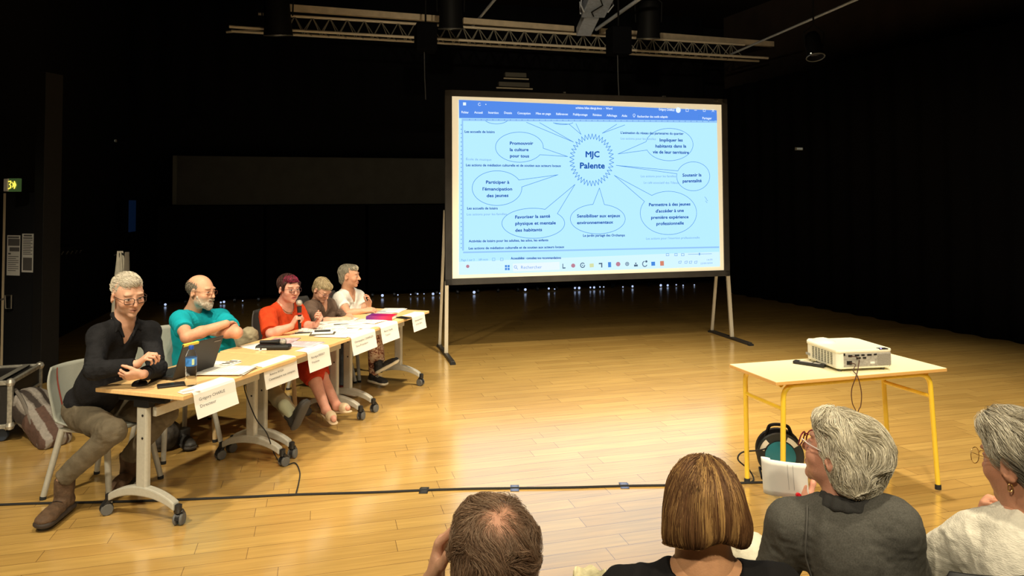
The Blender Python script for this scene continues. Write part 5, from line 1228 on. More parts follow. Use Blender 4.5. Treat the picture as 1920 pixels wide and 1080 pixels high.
# silver hair, short
HB=Body(.0045); HB.ell(w(0,-.024,.046),V(.081,.096,.082),hR,.01); HB.ell(w(0,.035,.082),V(.056,.050,.036),hR,.02); HB.ell(w(0,.075,-.035),V(.074,.085,.093),hR,.008,'s'); HB.ell(w(0,-.06,-.095),V(.1,.09,.055),hR,.01,'s')
for q in(-1,1): HB.ell(w(q*.09,.0,-.02),V(.03,.030,.036),hR,.01,'s')
silver=[(.62,.56,.44),(.75,.69,.55),(.48,.43,.34),(.66,.60,.50)]
fl=lambda P,t: (np.array([hR@V(.35,-.55,.1)])+ .75*((P-w(0,0,.05))/.09))
hair_obj(o,HB,silver,900,fl,8,.0050,.006,curl=.14,cf=30,wob=.5,r=.0011,seed=3,palette=silver,disp=.005,df=55,capcol=(.45,.40,.32),hug=.3)
glasses(o,d['H'],hR,1.08,mat('dark brown spectacle frame',(.03,.02,.018),.35),w=.0245,h=.0165,sq=4,r=.0021,dz=.002,dy=.004)
bt_=mat('brown suede boot',(.085,.048,.025),.8,noise=.3,nscale=30,bump=.4,bscale=60); bs_=mat('dark boot sole',(.03,.02,.014),.7); lc_=mat('boot laces',(.05,.03,.018),.8)
a=d['AR'].copy(); a[2]=.115; t=a+V(.02,-.30,0); t[2]=.04; shoe(o,a,t,(.06,0,1),bt_,bs_,'boot',1.2,.05,laces=lc_)
a=d['AL'].copy(); a[2]=.115; t=a+V(.03,-.30,0); t[2]=.04; shoe(o,a,t,(.0,0,1),bt_,bs_,'boot',1.2,.05,laces=lc_)
# open magazine the man holds up behind his hand
mg=thing('magazine','pale open magazine with a red edge stripe standing behind the raised hand','magazine',ay(322,672,4.62))
chair_shell('empty pale grey plastic chair with a red stripe between the two men',(-2.52,5.42),math.radians(-35),shellm,M['grey'],GC)
bpy.data.objects.remove(mg)
# ---- 2: man in the teal t-shirt
d=dict(H=J(377,546,5.55),N=J(360,588,5.60),SR=J(338,600,5.42),SL=J(414,596,5.74),P=J(372,690,5.78),ER=J(350,632,5.22),WR=J(424,607,5.40),EL=J(444,624,5.40),WL=J(392,622,5.50),
  HPR=J(368,690,5.66),HPL=J(395,688,5.90),KR=J(466,630,5.86),KL=J(492,700,5.62),AR=J(470,722,5.85),AL=J(548,778,5.40),TL=J(590,775,5.3),cut=.93)
d['P'][2]=.52; d['HPR'][2]=.52; d['HPL'][2]=.50; d['KL'][2]=.46
chair_shell('chair with pale wooden legs under the man in the teal t-shirt',(-2.42,5.86),math.radians(-22),mat('dark chair shell',(.05,.045,.04),.5),woodm,GC,red=False)
SK2=(.70,.38,.24); hR=facing(14,4,2)
teal=cloth('teal jersey',(.008,.36,.44),n=.12,b=.15)
def scalp2(q,blend):
    x,y,z=q.T; blend(.55*(z>.0)*(y<.02)*np.clip((.06-y)/.05,0,1)*np.clip(1-(z-.02)/.05,0,1),(.30,.25,.19))
o,w,R,C,L=build_person('person in a teal t-shirt, bald on top with a white beard, arms crossed',d,SK2,teal,sleeve=.62,legs=cloth('khaki trousers',(.30,.26,.17),n=.15,b=.3),hR=hR,hs=1.05,
  headkw=dict(jaw=1.1,fat=.8),lips=(.42,.2,.16),opening=lambda G,d,R,C,L:(G.ell(J(410,655,5.62),(.125,.125,.14),None,.06),G.cap(d['N']+R[:,2]*.05,d['N']+R[:,1]*.03,.062,.054,.012,'s')),beard=(.62,.55,.45,.95),beard_z=-.040,brow=(.35,.28,.2),tw=1.12,tdp=1.15,belly=.11,arm=1.10,top_name='t_shirt',scalp=scalp2,seed=2,fold=.003,
  hands=dict(R=dict(d=(.12,1,-.05),n=(.2,0,-1),curl=.3,s=.85),L=dict(d=(-.8,.5,.0),n=(0,.8,-.5),curl=.3,s=.85)))
HB=Body(.0045); HB.ell(w(0,-.022,.030),V(.0805,.098,.080),hR,.01); HB.ell(w(0,.02,.10),V(.066,.115,.072),hR,.012,'s'); HB.ell(w(0,.085,-.0),V(.085,.085,.11),hR,.008,'s'); HB.ell(w(0,-.06,-.095),V(.1,.09,.055),hR,.01,'s')
for q in(-1,1): HB.ell(w(q*.088,.0,-.02),V(.03,.028,.034),hR,.01,'s')
g2=[(.30,.26,.20),(.42,.37,.29),(.22,.19,.15)]
hair_obj(o,HB,g2,500,lambda P,t:np.tile(hR@V(0,-.5,-.8),(len(P),1)),6,.004,.004,wob=.6,r=.0012,seed=5,palette=g2,disp=.002)
BB=Body(.004); BB.ell(w(0,.052,-.085),V(.050,.044,.036),hR,.02); BB.ell(w(0,.078,-.105),V(.026,.022,.024),hR,.02); BB.cap(w(-.022,.094,-.053),w(.022,.094,-.053),.006,.006,.01)
for q in(-1,1): BB.cap(w(q*.060,.022,-.035),w(q*.042,.055,-.085),.012,.018,.02)
BB.ell(w(0,.105,-.0655),V(.020,.022,.0075),hR,.006,'s')
bd=[(.70,.62,.50),(.82,.76,.64),(.58,.50,.40)]
hair_obj(o,BB,bd,700,lambda P,t:np.tile(hR@V(0,.35,-.9),(len(P),1)),6,.0035,.003,wob=.6,r=.001,seed=6,palette=bd,disp=.002,name='beard',capcol=(.55,.48,.39))
glasses(o,d['H'],hR,1.05,mat('thin copper spectacle frame',(.18,.07,.04),.35,metal=.4),w=.022,h=.014,r=.0013)
# white print on the chest
mb=MB(); bc=C(-.085,.0,.70); 
Bt=Body(.01); torso(Bt,d,1.12,1.15,.11,infl=.004); Bt.cap(d['SL'],lerp(d['SL'],d['EL'],.62),.068,.068,.04)
def onshirt(x,z):
    p=C(-.075+x,.30,.80+z/L)
    for _ in range(40):
        q_=Bt.at(p[None])[0]-.011
        if q_<.001: break
        p=p-R[:,1]*max(q_*.8,.001)
    return Vector(p)
for poly in ([(-.03,.03),(.005,.035),(.015,.02),(-.005,.012),(.02,.0),(.03,-.03),(.015,-.01),(.0,-.045),(-.008,-.01),(-.02,.005),(-.025,.015)],[(.02,.035),(.035,.025),(.03,.015),(.02,.02)]):
    mb.add([onshirt(x,z) for x,z in poly],[tuple(range(len(poly)))])
mb.build('chest_print',mat('white shirt print',(.8,.85,.8),.7),o,world=True,thick=.002)
sp_=mat('dark grey trainer',(.035,.034,.032),.6,bump=.3,bscale=60); so_=mat('dark trainer sole',(.05,.045,.04),.7)
a=d['AL']; shoe(o,a,a+V(.13,-.10,.20),(-.75,.35,.55),sp_,so_,'trainer',1.05,0,laces=mat('grey laces',(.25,.24,.22),.8))
sk_=Body(.006).cap(a+V(-.06,0,.07),a+V(0,0,0),.045,.042,.01); v,f=sk_.mesh(); mk('sock',v,f,mat('pale green sock',(.45,.48,.34),.8),o)
a=J(345,795,5.5); a[2]=.09; 
shoe(o,a,a+V(.15,-.18,0),(0,0,1),sp_,so_,'trainer',1.05,0)
# ---- 3: woman in red with the microphone
d=dict(H=J(542,541,6.15),N=J(533,571,6.20),SR=J(502,592,6.06),SL=J(557,583,6.36),P=J(520,680,6.38),ER=J(508,626,5.92),WR=J(546,612,5.94),EL=J(571,612,6.34),WL=J(592,609,6.18),
  HPR=J(522,690,6.26),HPL=J(535,686,6.46),KR=J(583,702,5.95),KL=J(592,696,6.12),AR=J(611,768,5.74),AL=J(632,762,5.84),TR=J(626,786,5.60),TL=J(652,765,5.76))
d['P'][2]=.50; d['HPR'][2]=.48; d['HPL'][2]=.48; d['KR'][2]=.45; d['KL'][2]=.45
SK3=(.66,.33,.24); hR=facing(42,4,0); red=cloth('orange red linen',(.56,.055,.014),n=.15,b=.35,bs=180)
chair_shell('dark backed chair under the woman in red',(-1.98,6.42),math.radians(-20),mat('dark chair shell',(.05,.045,.04),.5),woodm,GC,red=False)
o,w,R,C,L=build_person('person in an orange red dress with cropped dark red hair, speaking into a microphone',d,SK3,red,sleeve=.88,hR=hR,hs=1.0,headkw=dict(jaw=.98,fat=.6,mouth=.0035),lips=(.45,.10,.10),
  brow=(.12,.06,.04),tw=1.1,tdp=1.1,belly=.04,bust=.012,arm=1.02,top_name='dress',bare_leg=True,skirt=cloth('deep orange red linen',(.42,.035,.012),n=.15,b=.35,bs=180),seed=3,loose=1.1,
  opening=lambda G,d,R,C,L:(G.cap(d['N']+R[:,2]*.06,d['N']+R[:,1]*.05-R[:,2]*.005,.068,.058,.012,'s')),
  hands=dict(R=dict(d=(.50,.1,.85),n=(.7,.5,-.3),curls=(.75,.8,.85,.85),thumb=(.4,.9),s=.95),L=dict(d=(.62,-.28,.72),n=(-.75,-.2,.55),curls=(.8,.85,.85,.8),thumb=(.5,.8),s=.95)))
HB=Body(.0045); HB.ell(w(0,-.026,.044),V(.083,.099,.082),hR,.01); HB.ell(w(.01,.045,.086),V(.052,.045,.026),hR,.02)
HB.ell(w(0,.082,-.030),V(.070,.075,.094),hR,.006,'s'); HB.ell(w(0,-.05,-.105),V(.1,.09,.055),hR,.01,'s')
for q in(-1,1): HB.ell(w(q*.09,-.004,-.022),V(.028,.026,.034),hR,.008,'s'); HB.cap(w(q*.071,.035,.05),w(q*.076,.030,.0),.014,.008,.012)
dk=[(.05,.022,.018),(.09,.035,.025),(.03,.015,.012)]
def st3(P,c):
    q=(P-V(d['H']))@hR; m=(q[:,1]>.0)&(q[:,2]>.075); c=c.copy(); c[m]=np.array([.34,.03,.08])*(.7+.5*rng.random((m.sum(),1))); return c
hair_obj(o,HB,dk,900,lambda P,t:np.tile(hR@V(.5,.6,-.5),(len(P),1))*(P@hR[:,2]>0)[:,None]+0*P if False else np.tile(hR@V(.45,.35,-.65),(len(P),1)),8,.006,.004,wob=.35,r=.0012,seed=7,palette=dk,stripe=st3,capcol=(.05,.02,.018))
glasses(o,d['H'],hR,1.0,mat('brown spectacle frame',(.06,.02,.02),.35),w=.0235,h=.0165,r=.0018,dy=.003)
mb=MB(); n_=d['N']; mb.tube([Vector(n_+R[:,2]*.035+(R[:,0]*math.cos(t)*.068+R[:,1]*(math.sin(t)*.075+.015))-R[:,2]*(.07*max(0,math.sin(t)))) for t in [k*math.pi/12 for k in range(24)]],.0028,6,closed=True)
mb.lathe([(0,-.008),(.008,0),(0,.008)],8,Vector(n_+R[:,1]*.098-R[:,2]*.04)); mb.build('necklace',mat('beaded necklace',(.25,.14,.08),.35,metal=.3),o,smooth=True,world=True)
sd_=mat('tan sandal strap',(.50,.38,.24),.6)
for k in('R','L'):
    a=d['A'+k]; t=d['T'+k]; dd=(t-a); up_=V(0,0,1)-dd*(dd[2]/(dd@dd)); up_/=np.linalg.norm(up_); B=Body(.006); B.cap(a-up_*.045-dd*.2,t-up_*.028,.034,.036,.01,sq=(up_,.25)); B.cap(lerp(a,t,.62)-up_*.004,lerp(a,t,.72)-up_*.004,.041,.040,.01); v,f=B.mesh(); so=mk('sandal',v,f,sd_,o)
# microphone she holds
mA=ay(562,612,5.97); mT=ay(561,567,5.96); mo=thing('microphone','silver headed microphone with red rings held to the speaking woman’s mouth','microphone',mA,group='microphones'); ax_=(mT-mA)
part(MB().tube([ax_*-.10,ax_*.35,ax_*.78,ax_*.83],[.012,.015,.019,.021],14),'handle',M['bplastic'],mo,smooth=True)
part(MB().tube([ax_*.50,ax_*.58],[.0175,.018],14).tube([ax_*.36,ax_*.42],[.0158,.0162],14),'ring',mat('red microphone ring',(.45,.03,.02),.4),mo,smooth=True)
part(MB().lathe([(0,-.026),(.016,-.02),(.025,-.006),(.026,.006),(.018,.02),(0,.026)],18,ax_*.98,ax_.to_track_quat('Z','Y').to_matrix()),'grille',mat('silver microphone grille',(.55,.52,.46),.4,metal=.7,bump=.6,bscale=300),mo,smooth=True)
# ---- 4: woman in the brown shirt, reading
d=dict(H=J(604,543,6.92),N=J(598,566,7.02),SR=J(580,577,6.84),SL=J(629,573,7.20),P=J(588,665,7.16),ER=J(598,604,6.62),WR=J(640,599,6.66),EL=J(650,594,7.02),WL=J(664,598,6.84),
  HPR=J(592,670,7.08),HPL=J(602,668,7.26),KR=J(650,668,6.82),KL=J(655,664,7.0),AR=J(645,735,6.85),AL=J(630,735,7.0),cut=.95)
d['P'][2]=.48; d['HPR'][2]=.48; d['HPL'][2]=.48; d['KR'][2]=.46; d['KL'][2]=.46; d['AR'][2]=.10; d['AL'][2]=.10
SK4=(.68,.37,.25); hR=facing(32,34,0); brn_=cloth('brown blouse',(.135,.090,.068),n=.15,b=.3)
chair_shell('dark backed chair under the woman in the brown blouse',(-1.90,7.22),math.radians(-20),mat('dark chair shell',(.05,.045,.04),.5),M['grey'],GC,red=False)
o,w,R,C,L=build_person('person in a brown blouse with short blond hair and glasses, head bent over papers',d,SK4,brn_,sleeve=1.12,legs=cloth('blue jeans',(.10,.14,.19),n=.2,b=.3),hR=hR,hs=.92,headkw=dict(jaw=.92),
  lips=(.5,.2,.16),brow=(.35,.25,.15),tw=1.0,tdp=.95,bust=.008,arm=.9,top_name='blouse',seed=4,legscale=.95,
  opening=lambda G,d,R,C,L:(G.cap(d['N']+R[:,2]*.06,d['N']+R[:,1]*.03,.060,.056,.01,'s'),G.cap(d['N']+R[:,1]*.07+R[:,2]*.02,d['N']+R[:,1]*.115-R[:,2]*.07,.040,.01,.01,'s')),
  hands=dict(R=dict(d=(.9,.05,-.05),n=(.1,.5,-.8),curl=.5,s=.92),L=dict(d=(.75,-.5,-.05),n=(-.3,-.3,-.8),curl=.5,s=.92)))
blond=[(.62,.50,.28),(.75,.64,.40),(.42,.32,.17),(.30,.24,.15)]
HB=Body(.0045); HB.ell(w(0,-.024,.040),V(.073,.089,.076),hR,.01); HB.ell(w(0,.046,.074),V(.055,.040,.032),hR,.02); HB.ell(w(0,-.050,-.03),V(.060,.050,.050),hR,.03)
HB.ell(w(0,.092,-.030),V(.068,.075,.088),hR,.006,'s'); HB.ell(w(0,-.03,-.125),V(.1,.1,.055),hR,.01,'s')
for q in(-1,1): HB.ell(w(q*.09,.006,-.024),V(.026,.024,.03),hR,.008,'s')
hair_obj(o,HB,blond,900,lambda P,t:((P-w(.02,-.05,.13))/.1+np.array([hR@V(0,.25,-.35)])),9,.0058,.003,wob=.35,r=.0012,seed=8,palette=blond,capcol=(.33,.25,.14))
glasses(o,d['H'],hR,.92,mat('dark red spectacle frame',(.10,.02,.03),.35),w=.022,h=.014,r=.0015)
a=d['AR']; shoe(o,a,a+V(.17,-.1,0),(0,0,1),mat('brick red shoe',(.20,.03,.025),.6),M['paper'],'shoe',.95); a=d['AL']; shoe(o,a,a+V(.17,-.1,0),(0,0,1),mat('dark shoe',(.03,.025,.025),.6),so_,'shoe',.95)
# ---- 5: woman in the white shirt
d=dict(H=J(655,517,7.30),N=J(652,546,7.36),SR=J(636,560,7.20),SL=J(672,556,7.52),P=J(640,640,7.52),ER=J(653,588,7.02),WR=J(681,583,7.06),EL=J(684,583,7.44),WL=J(692,577,7.28),
  HPR=J(642,645,7.42),HPL=J(650,642,7.60),KR=J(700,648,7.16),KL=J(707,640,7.34),AR=J(702,708,7.24),AL=J(712,685,7.16),cut=.90)
d['P'][2]=.50; d['HPR'][2]=.48; d['HPL'][2]=.48; d['KR'][2]=.47; d['KL'][2]=.50; d['AR'][2]=.11
SK5=(.62,.33,.21); hR=facing(2,2,0); wt=cloth('white cotton',(.78,.76,.70),n=.04,b=.2)
chair_shell('dark backed chair under the woman in the white shirt at the end of the row',(-1.72,7.67),math.radians(-18),mat('dark chair shell',(.05,.045,.04),.5),M['grey'],GC,red=False)
pat=mat('patterned trousers',(.5,.36,.26),.8,spec=.1); nt=pat.node_tree; vo=nt.nodes.new('ShaderNodeTexNoise'); vo.inputs['Scale'].default_value=26; vo.inputs['Detail'].default_value=2; vo.inputs['Distortion'].default_value=1.6; cr=nt.nodes.new('ShaderNodeValToRGB')
tc=nt.nodes.new('ShaderNodeTexCoord'); nt.links.new(tc.outputs['Object'],vo.inputs['Vector']); nt.links.new(vo.outputs['Fac'],cr.inputs[0]); nt.links.new(cr.outputs[0],nt.nodes['Principled BSDF'].inputs['Base Color'])
cr.color_ramp.elements[0].position=.40; cr.color_ramp.elements[0].color=(.16,.06,.04,1); cr.color_ramp.elements[1].position=.56; cr.color_ramp.elements[1].color=(.62,.48,.36,1); e_=cr.color_ramp.elements.new(.47); e_.color=(.42,.20,.13,1)
o,w,R,C,L=build_person('person in a white short sleeved shirt with short grey hair, turned to the screen',d,SK5,wt,sleeve=.60,legs=pat,hR=hR,hs=1.0,headkw=dict(jaw=.88),lips=(.45,.18,.14),brow=(.25,.2,.15),
  tw=1.0,tdp=.98,bust=.008,arm=.95,top_name='shirt',seed=5,legscale=.95,opening=lambda G,d,R,C,L:(G.cap(d['N']+R[:,2]*.06,d['N']+R[:,1]*.03,.064,.058,.01,'s'),G.cap(d['N']+R[:,1]*.07+R[:,2]*.02,d['N']+R[:,1]*.115-R[:,2]*.09,.05,.012,.01,'s')),
  hands=dict(R=dict(d=(.85,.3,.1),n=(.1,.5,-.7),curl=.45,s=.95),L=dict(d=(.15,-.3,.93),n=(-.6,-.5,.1),curl=.35,s=.95)))
gr=[(.30,.27,.21),(.42,.38,.29),(.55,.50,.38),(.20,.18,.14)]
HB=Body(.0045); HB.ell(w(0,-.026,.040),V(.076,.091,.080),hR,.01); HB.ell(w(0,.042,.078),V(.056,.042,.034),hR,.02); HB.ell(w(0,-.055,-.035),V(.058,.046,.055),hR,.03)
HB.ell(w(0,.100,-.030),V(.072,.075,.090),hR,.006,'s'); HB.ell(w(0,-.02,-.135),V(.1,.1,.055),hR,.01,'s')
for q in(-1,1): HB.ell(w(q*.092,.008,-.024),V(.026,.022,.028),hR,.008,'s')
def st5(P,c):
    q=(P-V(d['H']))@hR; m=(q[:,1]>.035); c=c.copy(); c[m]=c[m]*1.5+.05; return c
hair_obj(o,HB,gr,900,lambda P,t:((P-w(0,-.04,.13))/.1+np.array([hR@V(0,.2,-.4)])),9,.0058,.003,wob=.4,r=.0012,seed=9,palette=gr,stripe=st5,capcol=(.20,.18,.13))
bk_=mat('black canvas shoe',(.02,.02,.02),.7); ws_=mat('white rubber sole',(.75,.70,.55),.6)
a=d['AR']; shoe(o,a,a+V(.16,-.14,0),(0,0,1),bk_,ws_,'canvas_shoe',1.0,laces=ws_)
a=d['AL']+V(.0,0,.02); shoe(o,a,a+V(.20,-.03,.11),(-.48,.1,.87),bk_,ws_,'canvas_shoe',1.0,laces=ws_)
# ================================================================ THE AUDIENCE IN FRONT
bcs=mat('black chair plastic',(.012,.012,.013),.55)
GA='black chairs of the audience'
def aud_legs(d,yaw):   # lower body: straight ahead of the seat
    f=V(math.cos(yaw),math.sin(yaw),0); s=V(-math.sin(yaw),math.cos(yaw),0)
    P=d['P']; d['HPL']=P+s*.09; d['HPR']=P-s*.09; d['KL']=P+s*.12+f*.42; d['KR']=P-s*.12+f*.42
    for k in 'LR': d['K'+k][2]=.50; d['A'+k]=d['K'+k]+f*.04; d['A'+k][2]=.11
dsh=mat('dark leather shoe',(.03,.022,.018),.5)
def aud_shoes(o,d,yaw):
    f=V(math.cos(yaw),math.sin(yaw),0)
    for k in 'LR': shoe(o,d['A'+k],d['A'+k]+f*.22-V(0,0,.07),(0,0,1),dsh,so_,'shoe',1.0,h=.008)
# ---- A: balding man
yaw=math.radians(100)
d=dict(H=J(923,1050,1.43),N=J(925,1190,1.40),SR=J(1060,1225,1.36),SL=J(800,1225,1.44))
d['P']=d['N']+V(.02,-.10,-.46); d['N'][2]=.955; d['SR'][2]=d['SL'][2]=.905; d['P'][2]=.50
d['ER']=d['SR']+V(.04,.10,-.26); d['WR']=d['ER']+V(-.10,.24,.02); d['WL']=J(812,1092,1.56); d['EL']=V(d['WL'][0]-.06,1.66,.76)
aud_legs(d,yaw); hR=facing(-112,6,2)
def scalpA(q,blend):
    x,y,z=q.T; r=np.sqrt((x+.0)**2/.034**2+((y+.066)/.034)**2+((z-.085)/.034)**2); n=fbm(q*45)*.5+.5
    hairzone=((z>-.02)|(y<.0))*(y<.075)*(z>-.075); m=np.clip((r-.85)*1.7+n*.5-.25,0,1)*hairzone
    blend(m*.85,(.085,.058,.036)); 
    blend(.35*np.exp(-r**2*1.5)*(n>.4),(.55,.22,.15))
o,w,R,C,L=build_person('person with thinning brown hair and a bald crown, seen from behind at the bottom edge',d,(.62,.34,.22),cloth('dark olive shirt',(.05,.05,.04)),sleeve=1.0,legs=cloth('dark trousers',(.03,.03,.035)),hR=hR,hs=1.0,headkw=dict(jaw=1.02),scalp=scalpA,hh=.003,seed=11,
  hands=dict(L=dict(d=(.25,.10,.95),n=(.9,-.2,.1),curl=.5)))
chair_shell('black chair under the balding man at the bottom edge',(d['P'][0]+.01,d['P'][1]+.01),yaw,bcs,M['steel'],GA,red=False,back_h=.38); aud_shoes(o,d,yaw)
HB=Body(.004); HB.ell(w(0,-.018,.036),V(.0765,.0965,.083),hR,.01); HB.ell(w(0,.0,-.035),V(.075,.078,.06),hR,.03); HB.ell(w(0,.105,-.0),V(.085,.085,.09),hR,.008,'s')
palA=[(.38,.235,.145),(.27,.16,.095),(.48,.34,.23),(.20,.115,.066),(.43,.285,.185)]
bs0=w(.004,-.066,.088)
def mA(v):
    q=(v-V(d['H']))@hR; r=np.sqrt((q[:,0]/.040)**2+((q[:,1]+.066)/.038)**2+((q[:,2]-.086)/.038)**2); hz=(q[:,2]>-.085)&((q[:,1]<.05)|(q[:,2]>.03)); keep=hz&((r>1.0)|(rng.random(len(v))<.5)); 
    ears_=(np.abs(q[:,0])>.06)&(q[:,2]<.02)&(q[:,1]>-.035)
    return keep&~ears_
def flowA(P,t):
    q=P-bs0; rad=q/ (np.linalg.norm(q,axis=1,keepdims=True)+1e-9); sw=np.cross(np.tile(hR@V(0,-.6,.7),(len(P),1)),rad); return rad*.8+sw*.45+np.stack([vnoise(P*22+3),vnoise(P*22+13),vnoise(P*22+23)],1)*.9+V(0,0,-.25)
v,f=HB.mesh(); v=relax(v,f,1); cand=np.arange(len(v))[mA(v)]; r_=np.random.default_rng(3); idx=r_.choice(cand,11000); roots=v[idx]+r_.normal(0,.003,(11000,3))
paths=grow(HB,roots,flowA,12,.0062,.0095,.24,30,1.25,3,hug=.6); pc=np.array(palA)[r_.integers(0,5,11000)]*(r_.random((11000,1))*.7+.5)
sv,sf,scc=strand_mesh(paths,.00034,.00014,pc); mk('hair',sv,sf,M['hair'],o,scc)
# ---- B: woman with the brown bob
yaw=math.radians(97)
d=dict(H=J(1314,953,1.60),N=J(1322,1075,1.58),SR=J(1458,1125,1.56),SL=J(1172,1128,1.62)); d['P']=d['N']+V(.02,-.10,-.46); d['P'][2]=.50
d['ER']=d['SR']+V(.03,.08,-.26); d['WR']=d['ER']+V(-.12,.22,.03); d['EL']=d['SL']+V(-.03,.08,-.26); d['WL']=d['EL']+V(.14,.22,.03); d['KL']=0
aud_legs(d,yaw); hR=facing(-100,17,-4)
def op_b(G,d,R,C,L):
    G.cap(d['N']+V(0,0,.08),d['N']+V(0,0,.030),.062,.074,.012,'s')
bt2=cloth('black knit top',(.012,.011,.011),b=.3,bs=300)
o,w,R,C,L=build_person('person with a chestnut brown bob with blond highlights in a black top, seen from behind',d,(.72,.38,.20),bt2,sleeve=1.2,legs=cloth('dark trousers',(.03,.03,.035)),hR=hR,hs=.89,hh=.0035,opening=op_b,seed=12,neck_r=.053,top_name='top',top_h=.005)
chair_shell('black chair under the person with the brown bob',(d['P'][0]+.01,d['P'][1]+.01),yaw,bcs,M['steel'],GA,red=False,back_h=.36); aud_shoes(o,d,yaw)
n_=d['N']; mb=MB(); 
NB=Body(.01); NB.cap(w(0,-.022,-.055),d['N'],.053,.0575,.03); NB.cap(d['N'],lerp(d['N'],d['P'],.12),.053*1.1,.053*1.25,.04)
pts=[]
for k in range(40):
    t=2*math.pi*k/40; dr_=V(math.cos(t),math.sin(t),0); p=n_+dr_*.12+V(0,0,.016+.010*math.sin(t)-.004)
    for _ in range(30): q_=NB.at(p[None])[0]-.0012; p=p-dr_*q_*.9
    pts.append(Vector(p))
mb.tube(pts,.0009,6,closed=True); bead=pts[31]; mb.lathe([(0,-.004),(.003,0),(0,.004)],8,bead); mb.build('necklace',mat('thin gold chain',(.8,.5,.2),.25,metal=.9),o,smooth=True,world=True)
HB=Body(.0045); HB.ell(w(0,-.024,.040),V(.072,.089,.077),hR,.01); HB.ell(w(0,-.030,-.005),V(.076,.084,.072),hR,.04); 
for q in(-1,1): HB.ell(w(q*.058,-.020,-.045),V(.032,.055,.055),hR,.03); HB.ell(w(q*.058,-.0,-.072),V(.024,.042,.034),hR,.03)
HB.ell(w(0,-.075,-.035),V(.070,.035,.045),hR,.03); HB.ell(w(0,.095,-.030),V(.060,.085,.10),hR,.01,'s')
HB.cap(w(0,-.09,-.14),w(0,-.06,-.092),.060,.040,.02,'s'); HB.cap(w(0,.02,-.16),w(0,.02,-.07),.055,.045,.02,'s'); HB.ell(w(0,0,-.126),V(.2,.2,.055),hR,.01,'s'); HB.cap(w(0,-.12,-.115),w(0,-.05,-.085),.050,.036,.02,'s')
palB=[(.17,.080,.032),(.11,.050,.020),(.22,.112,.046),(.14,.065,.026)]
top_=w(.012,-.02,.128)
def stripeB(P,c):
    q=(P-V(d['H']))@hR; a=np.arctan2(q[:,0],-q[:,1]); n=vnoise(np.stack([a*22+7,np.zeros(len(a)),np.full(len(a),2.2)],-1))+.6*vnoise(np.stack([a*55,np.ones(len(a)),np.full(len(a),5.2)],-1)); m=np.clip((n-.42)*3.2,0,.9)[:,None]; c=c*(1-m)+np.array([.60,.36,.13])*m*(.8+.4*rng.random((len(c),1)))
    low=np.clip((-.045-q[:,2])/.03,0,1)[:,None]*(np.abs(a)<1.0)[:,None]; return c*(1-low*.75)  # strands at the nape darkened for the shade under the bob
v,f=HB.mesh(); v=relax(v,f,2); nn=normals(v,f); r_=np.random.default_rng(5); q=(v-V(d['H']))@hR
cc=np.tile(V(.055,.025,.011),(len(v),1))*(1+.5*fbm(v*np.array([200,200,20]))[:,None])
c1=np.arange(len(v))[(q[:,2]>.02)]; c2=np.arange(len(v))
def flowB(P,t):
    q=P-top_; rad=q.copy(); rad[:,2]=0; rad/=np.linalg.norm(rad,axis=1,keepdims=True)+1e-9; return rad*(.9 if t<.25 else .15)+V(0,0,-1.0)
vs=[(v-nn*.0015,f)]; cs=[cc]
for (cand,n,S,st,lf,rr,sd2) in ((c1,5200,16,.0100,.0035,.00055,5),(c2,2600,8,.0075,.0025,.0005,6)):
    idx=r_.choice(cand,n); roots=v[idx]+r_.normal(0,.0015,(n,3)); pth=grow(HB,roots,flowB,S,st,lf,.03,18,.10,sd2,base=-.0005); pc=stripeB(roots,np.array(palB)[r_.integers(0,4,n)]*(r_.random((n,1))*.5+.75)); a,b,c=strand_mesh(pth,rr,.00025,pc); vs.append((a,b)); cs.append(c)
V2,F2=merge(vs); mk('hair',V2,F2,M['hair'],o,np.concatenate(cs))
# ---- C: grey-white haired person in the grey jacket
yaw=math.radians(100)
d=dict(H=J(1578,852,2.12),N=J(1590,945,2.10),SR=J(1672,985,2.02),SL=J(1484,985,2.16)); d['P']=d['N']+V(.04,-.10,-.44); d['P'][2]=.50
d['EL']=J(1446,1105,2.22); d['WL']=J(1492,955,2.50); d['ER']=J(1712,1110,2.12); d['WR']=d['ER']+V(-.14,.22,.05); aud_legs(d,yaw)
d['KL']=J(1405,1040,2.50); d['KL'][2]=max(d['KL'][2],.56); d['AL']=d['KL']+V(-.05,.30,-.36)
hR=facing(-129,-14,-6); jk_=mat('grey herringbone jacket',(.088,.085,.074),.9,spec=.1,noise=.22,nscale=260,bump=.12,bscale=700)
def op_c(G,d,R,C,L): G.cap(d['N']+V(-.005,0,.09),d['N']+V(-.01,.02,.045),.055,.062,.015,'s')
o,w,R,C,L=build_person('person with wavy grey white hair and red glasses in a grey jacket, holding papers',d,(.66,.33,.23),jk_,sleeve=1.85,legs=cloth('cream trousers',(.70,.66,.52),n=.06,b=.3,bs=60),hR=hR,hs=.98,hh=.003,headkw=dict(jaw=.95,fat=.3),
  opening=op_c,lips=(.5,.18,.16),seed=13,top_name='jacket',tw=1.12,tdp=1.15,loose=1.12,fold=.0035,neck_r=.052,top_h=.005,
  hands=dict(L=dict(d=(.1,.1,.98),n=(.3,.9,.1),curl=.5,thumb=(.5,.4)),R=dict(d=(-.5,.8,0),n=(0,0,-1),curl=.4)))
chair_shell('black chair under the person in the grey jacket',(d['P'][0]+.01,d['P'][1]+.03),yaw,bcs,M['steel'],GA,red=False,back_h=.30); aud_shoes(o,d,yaw)
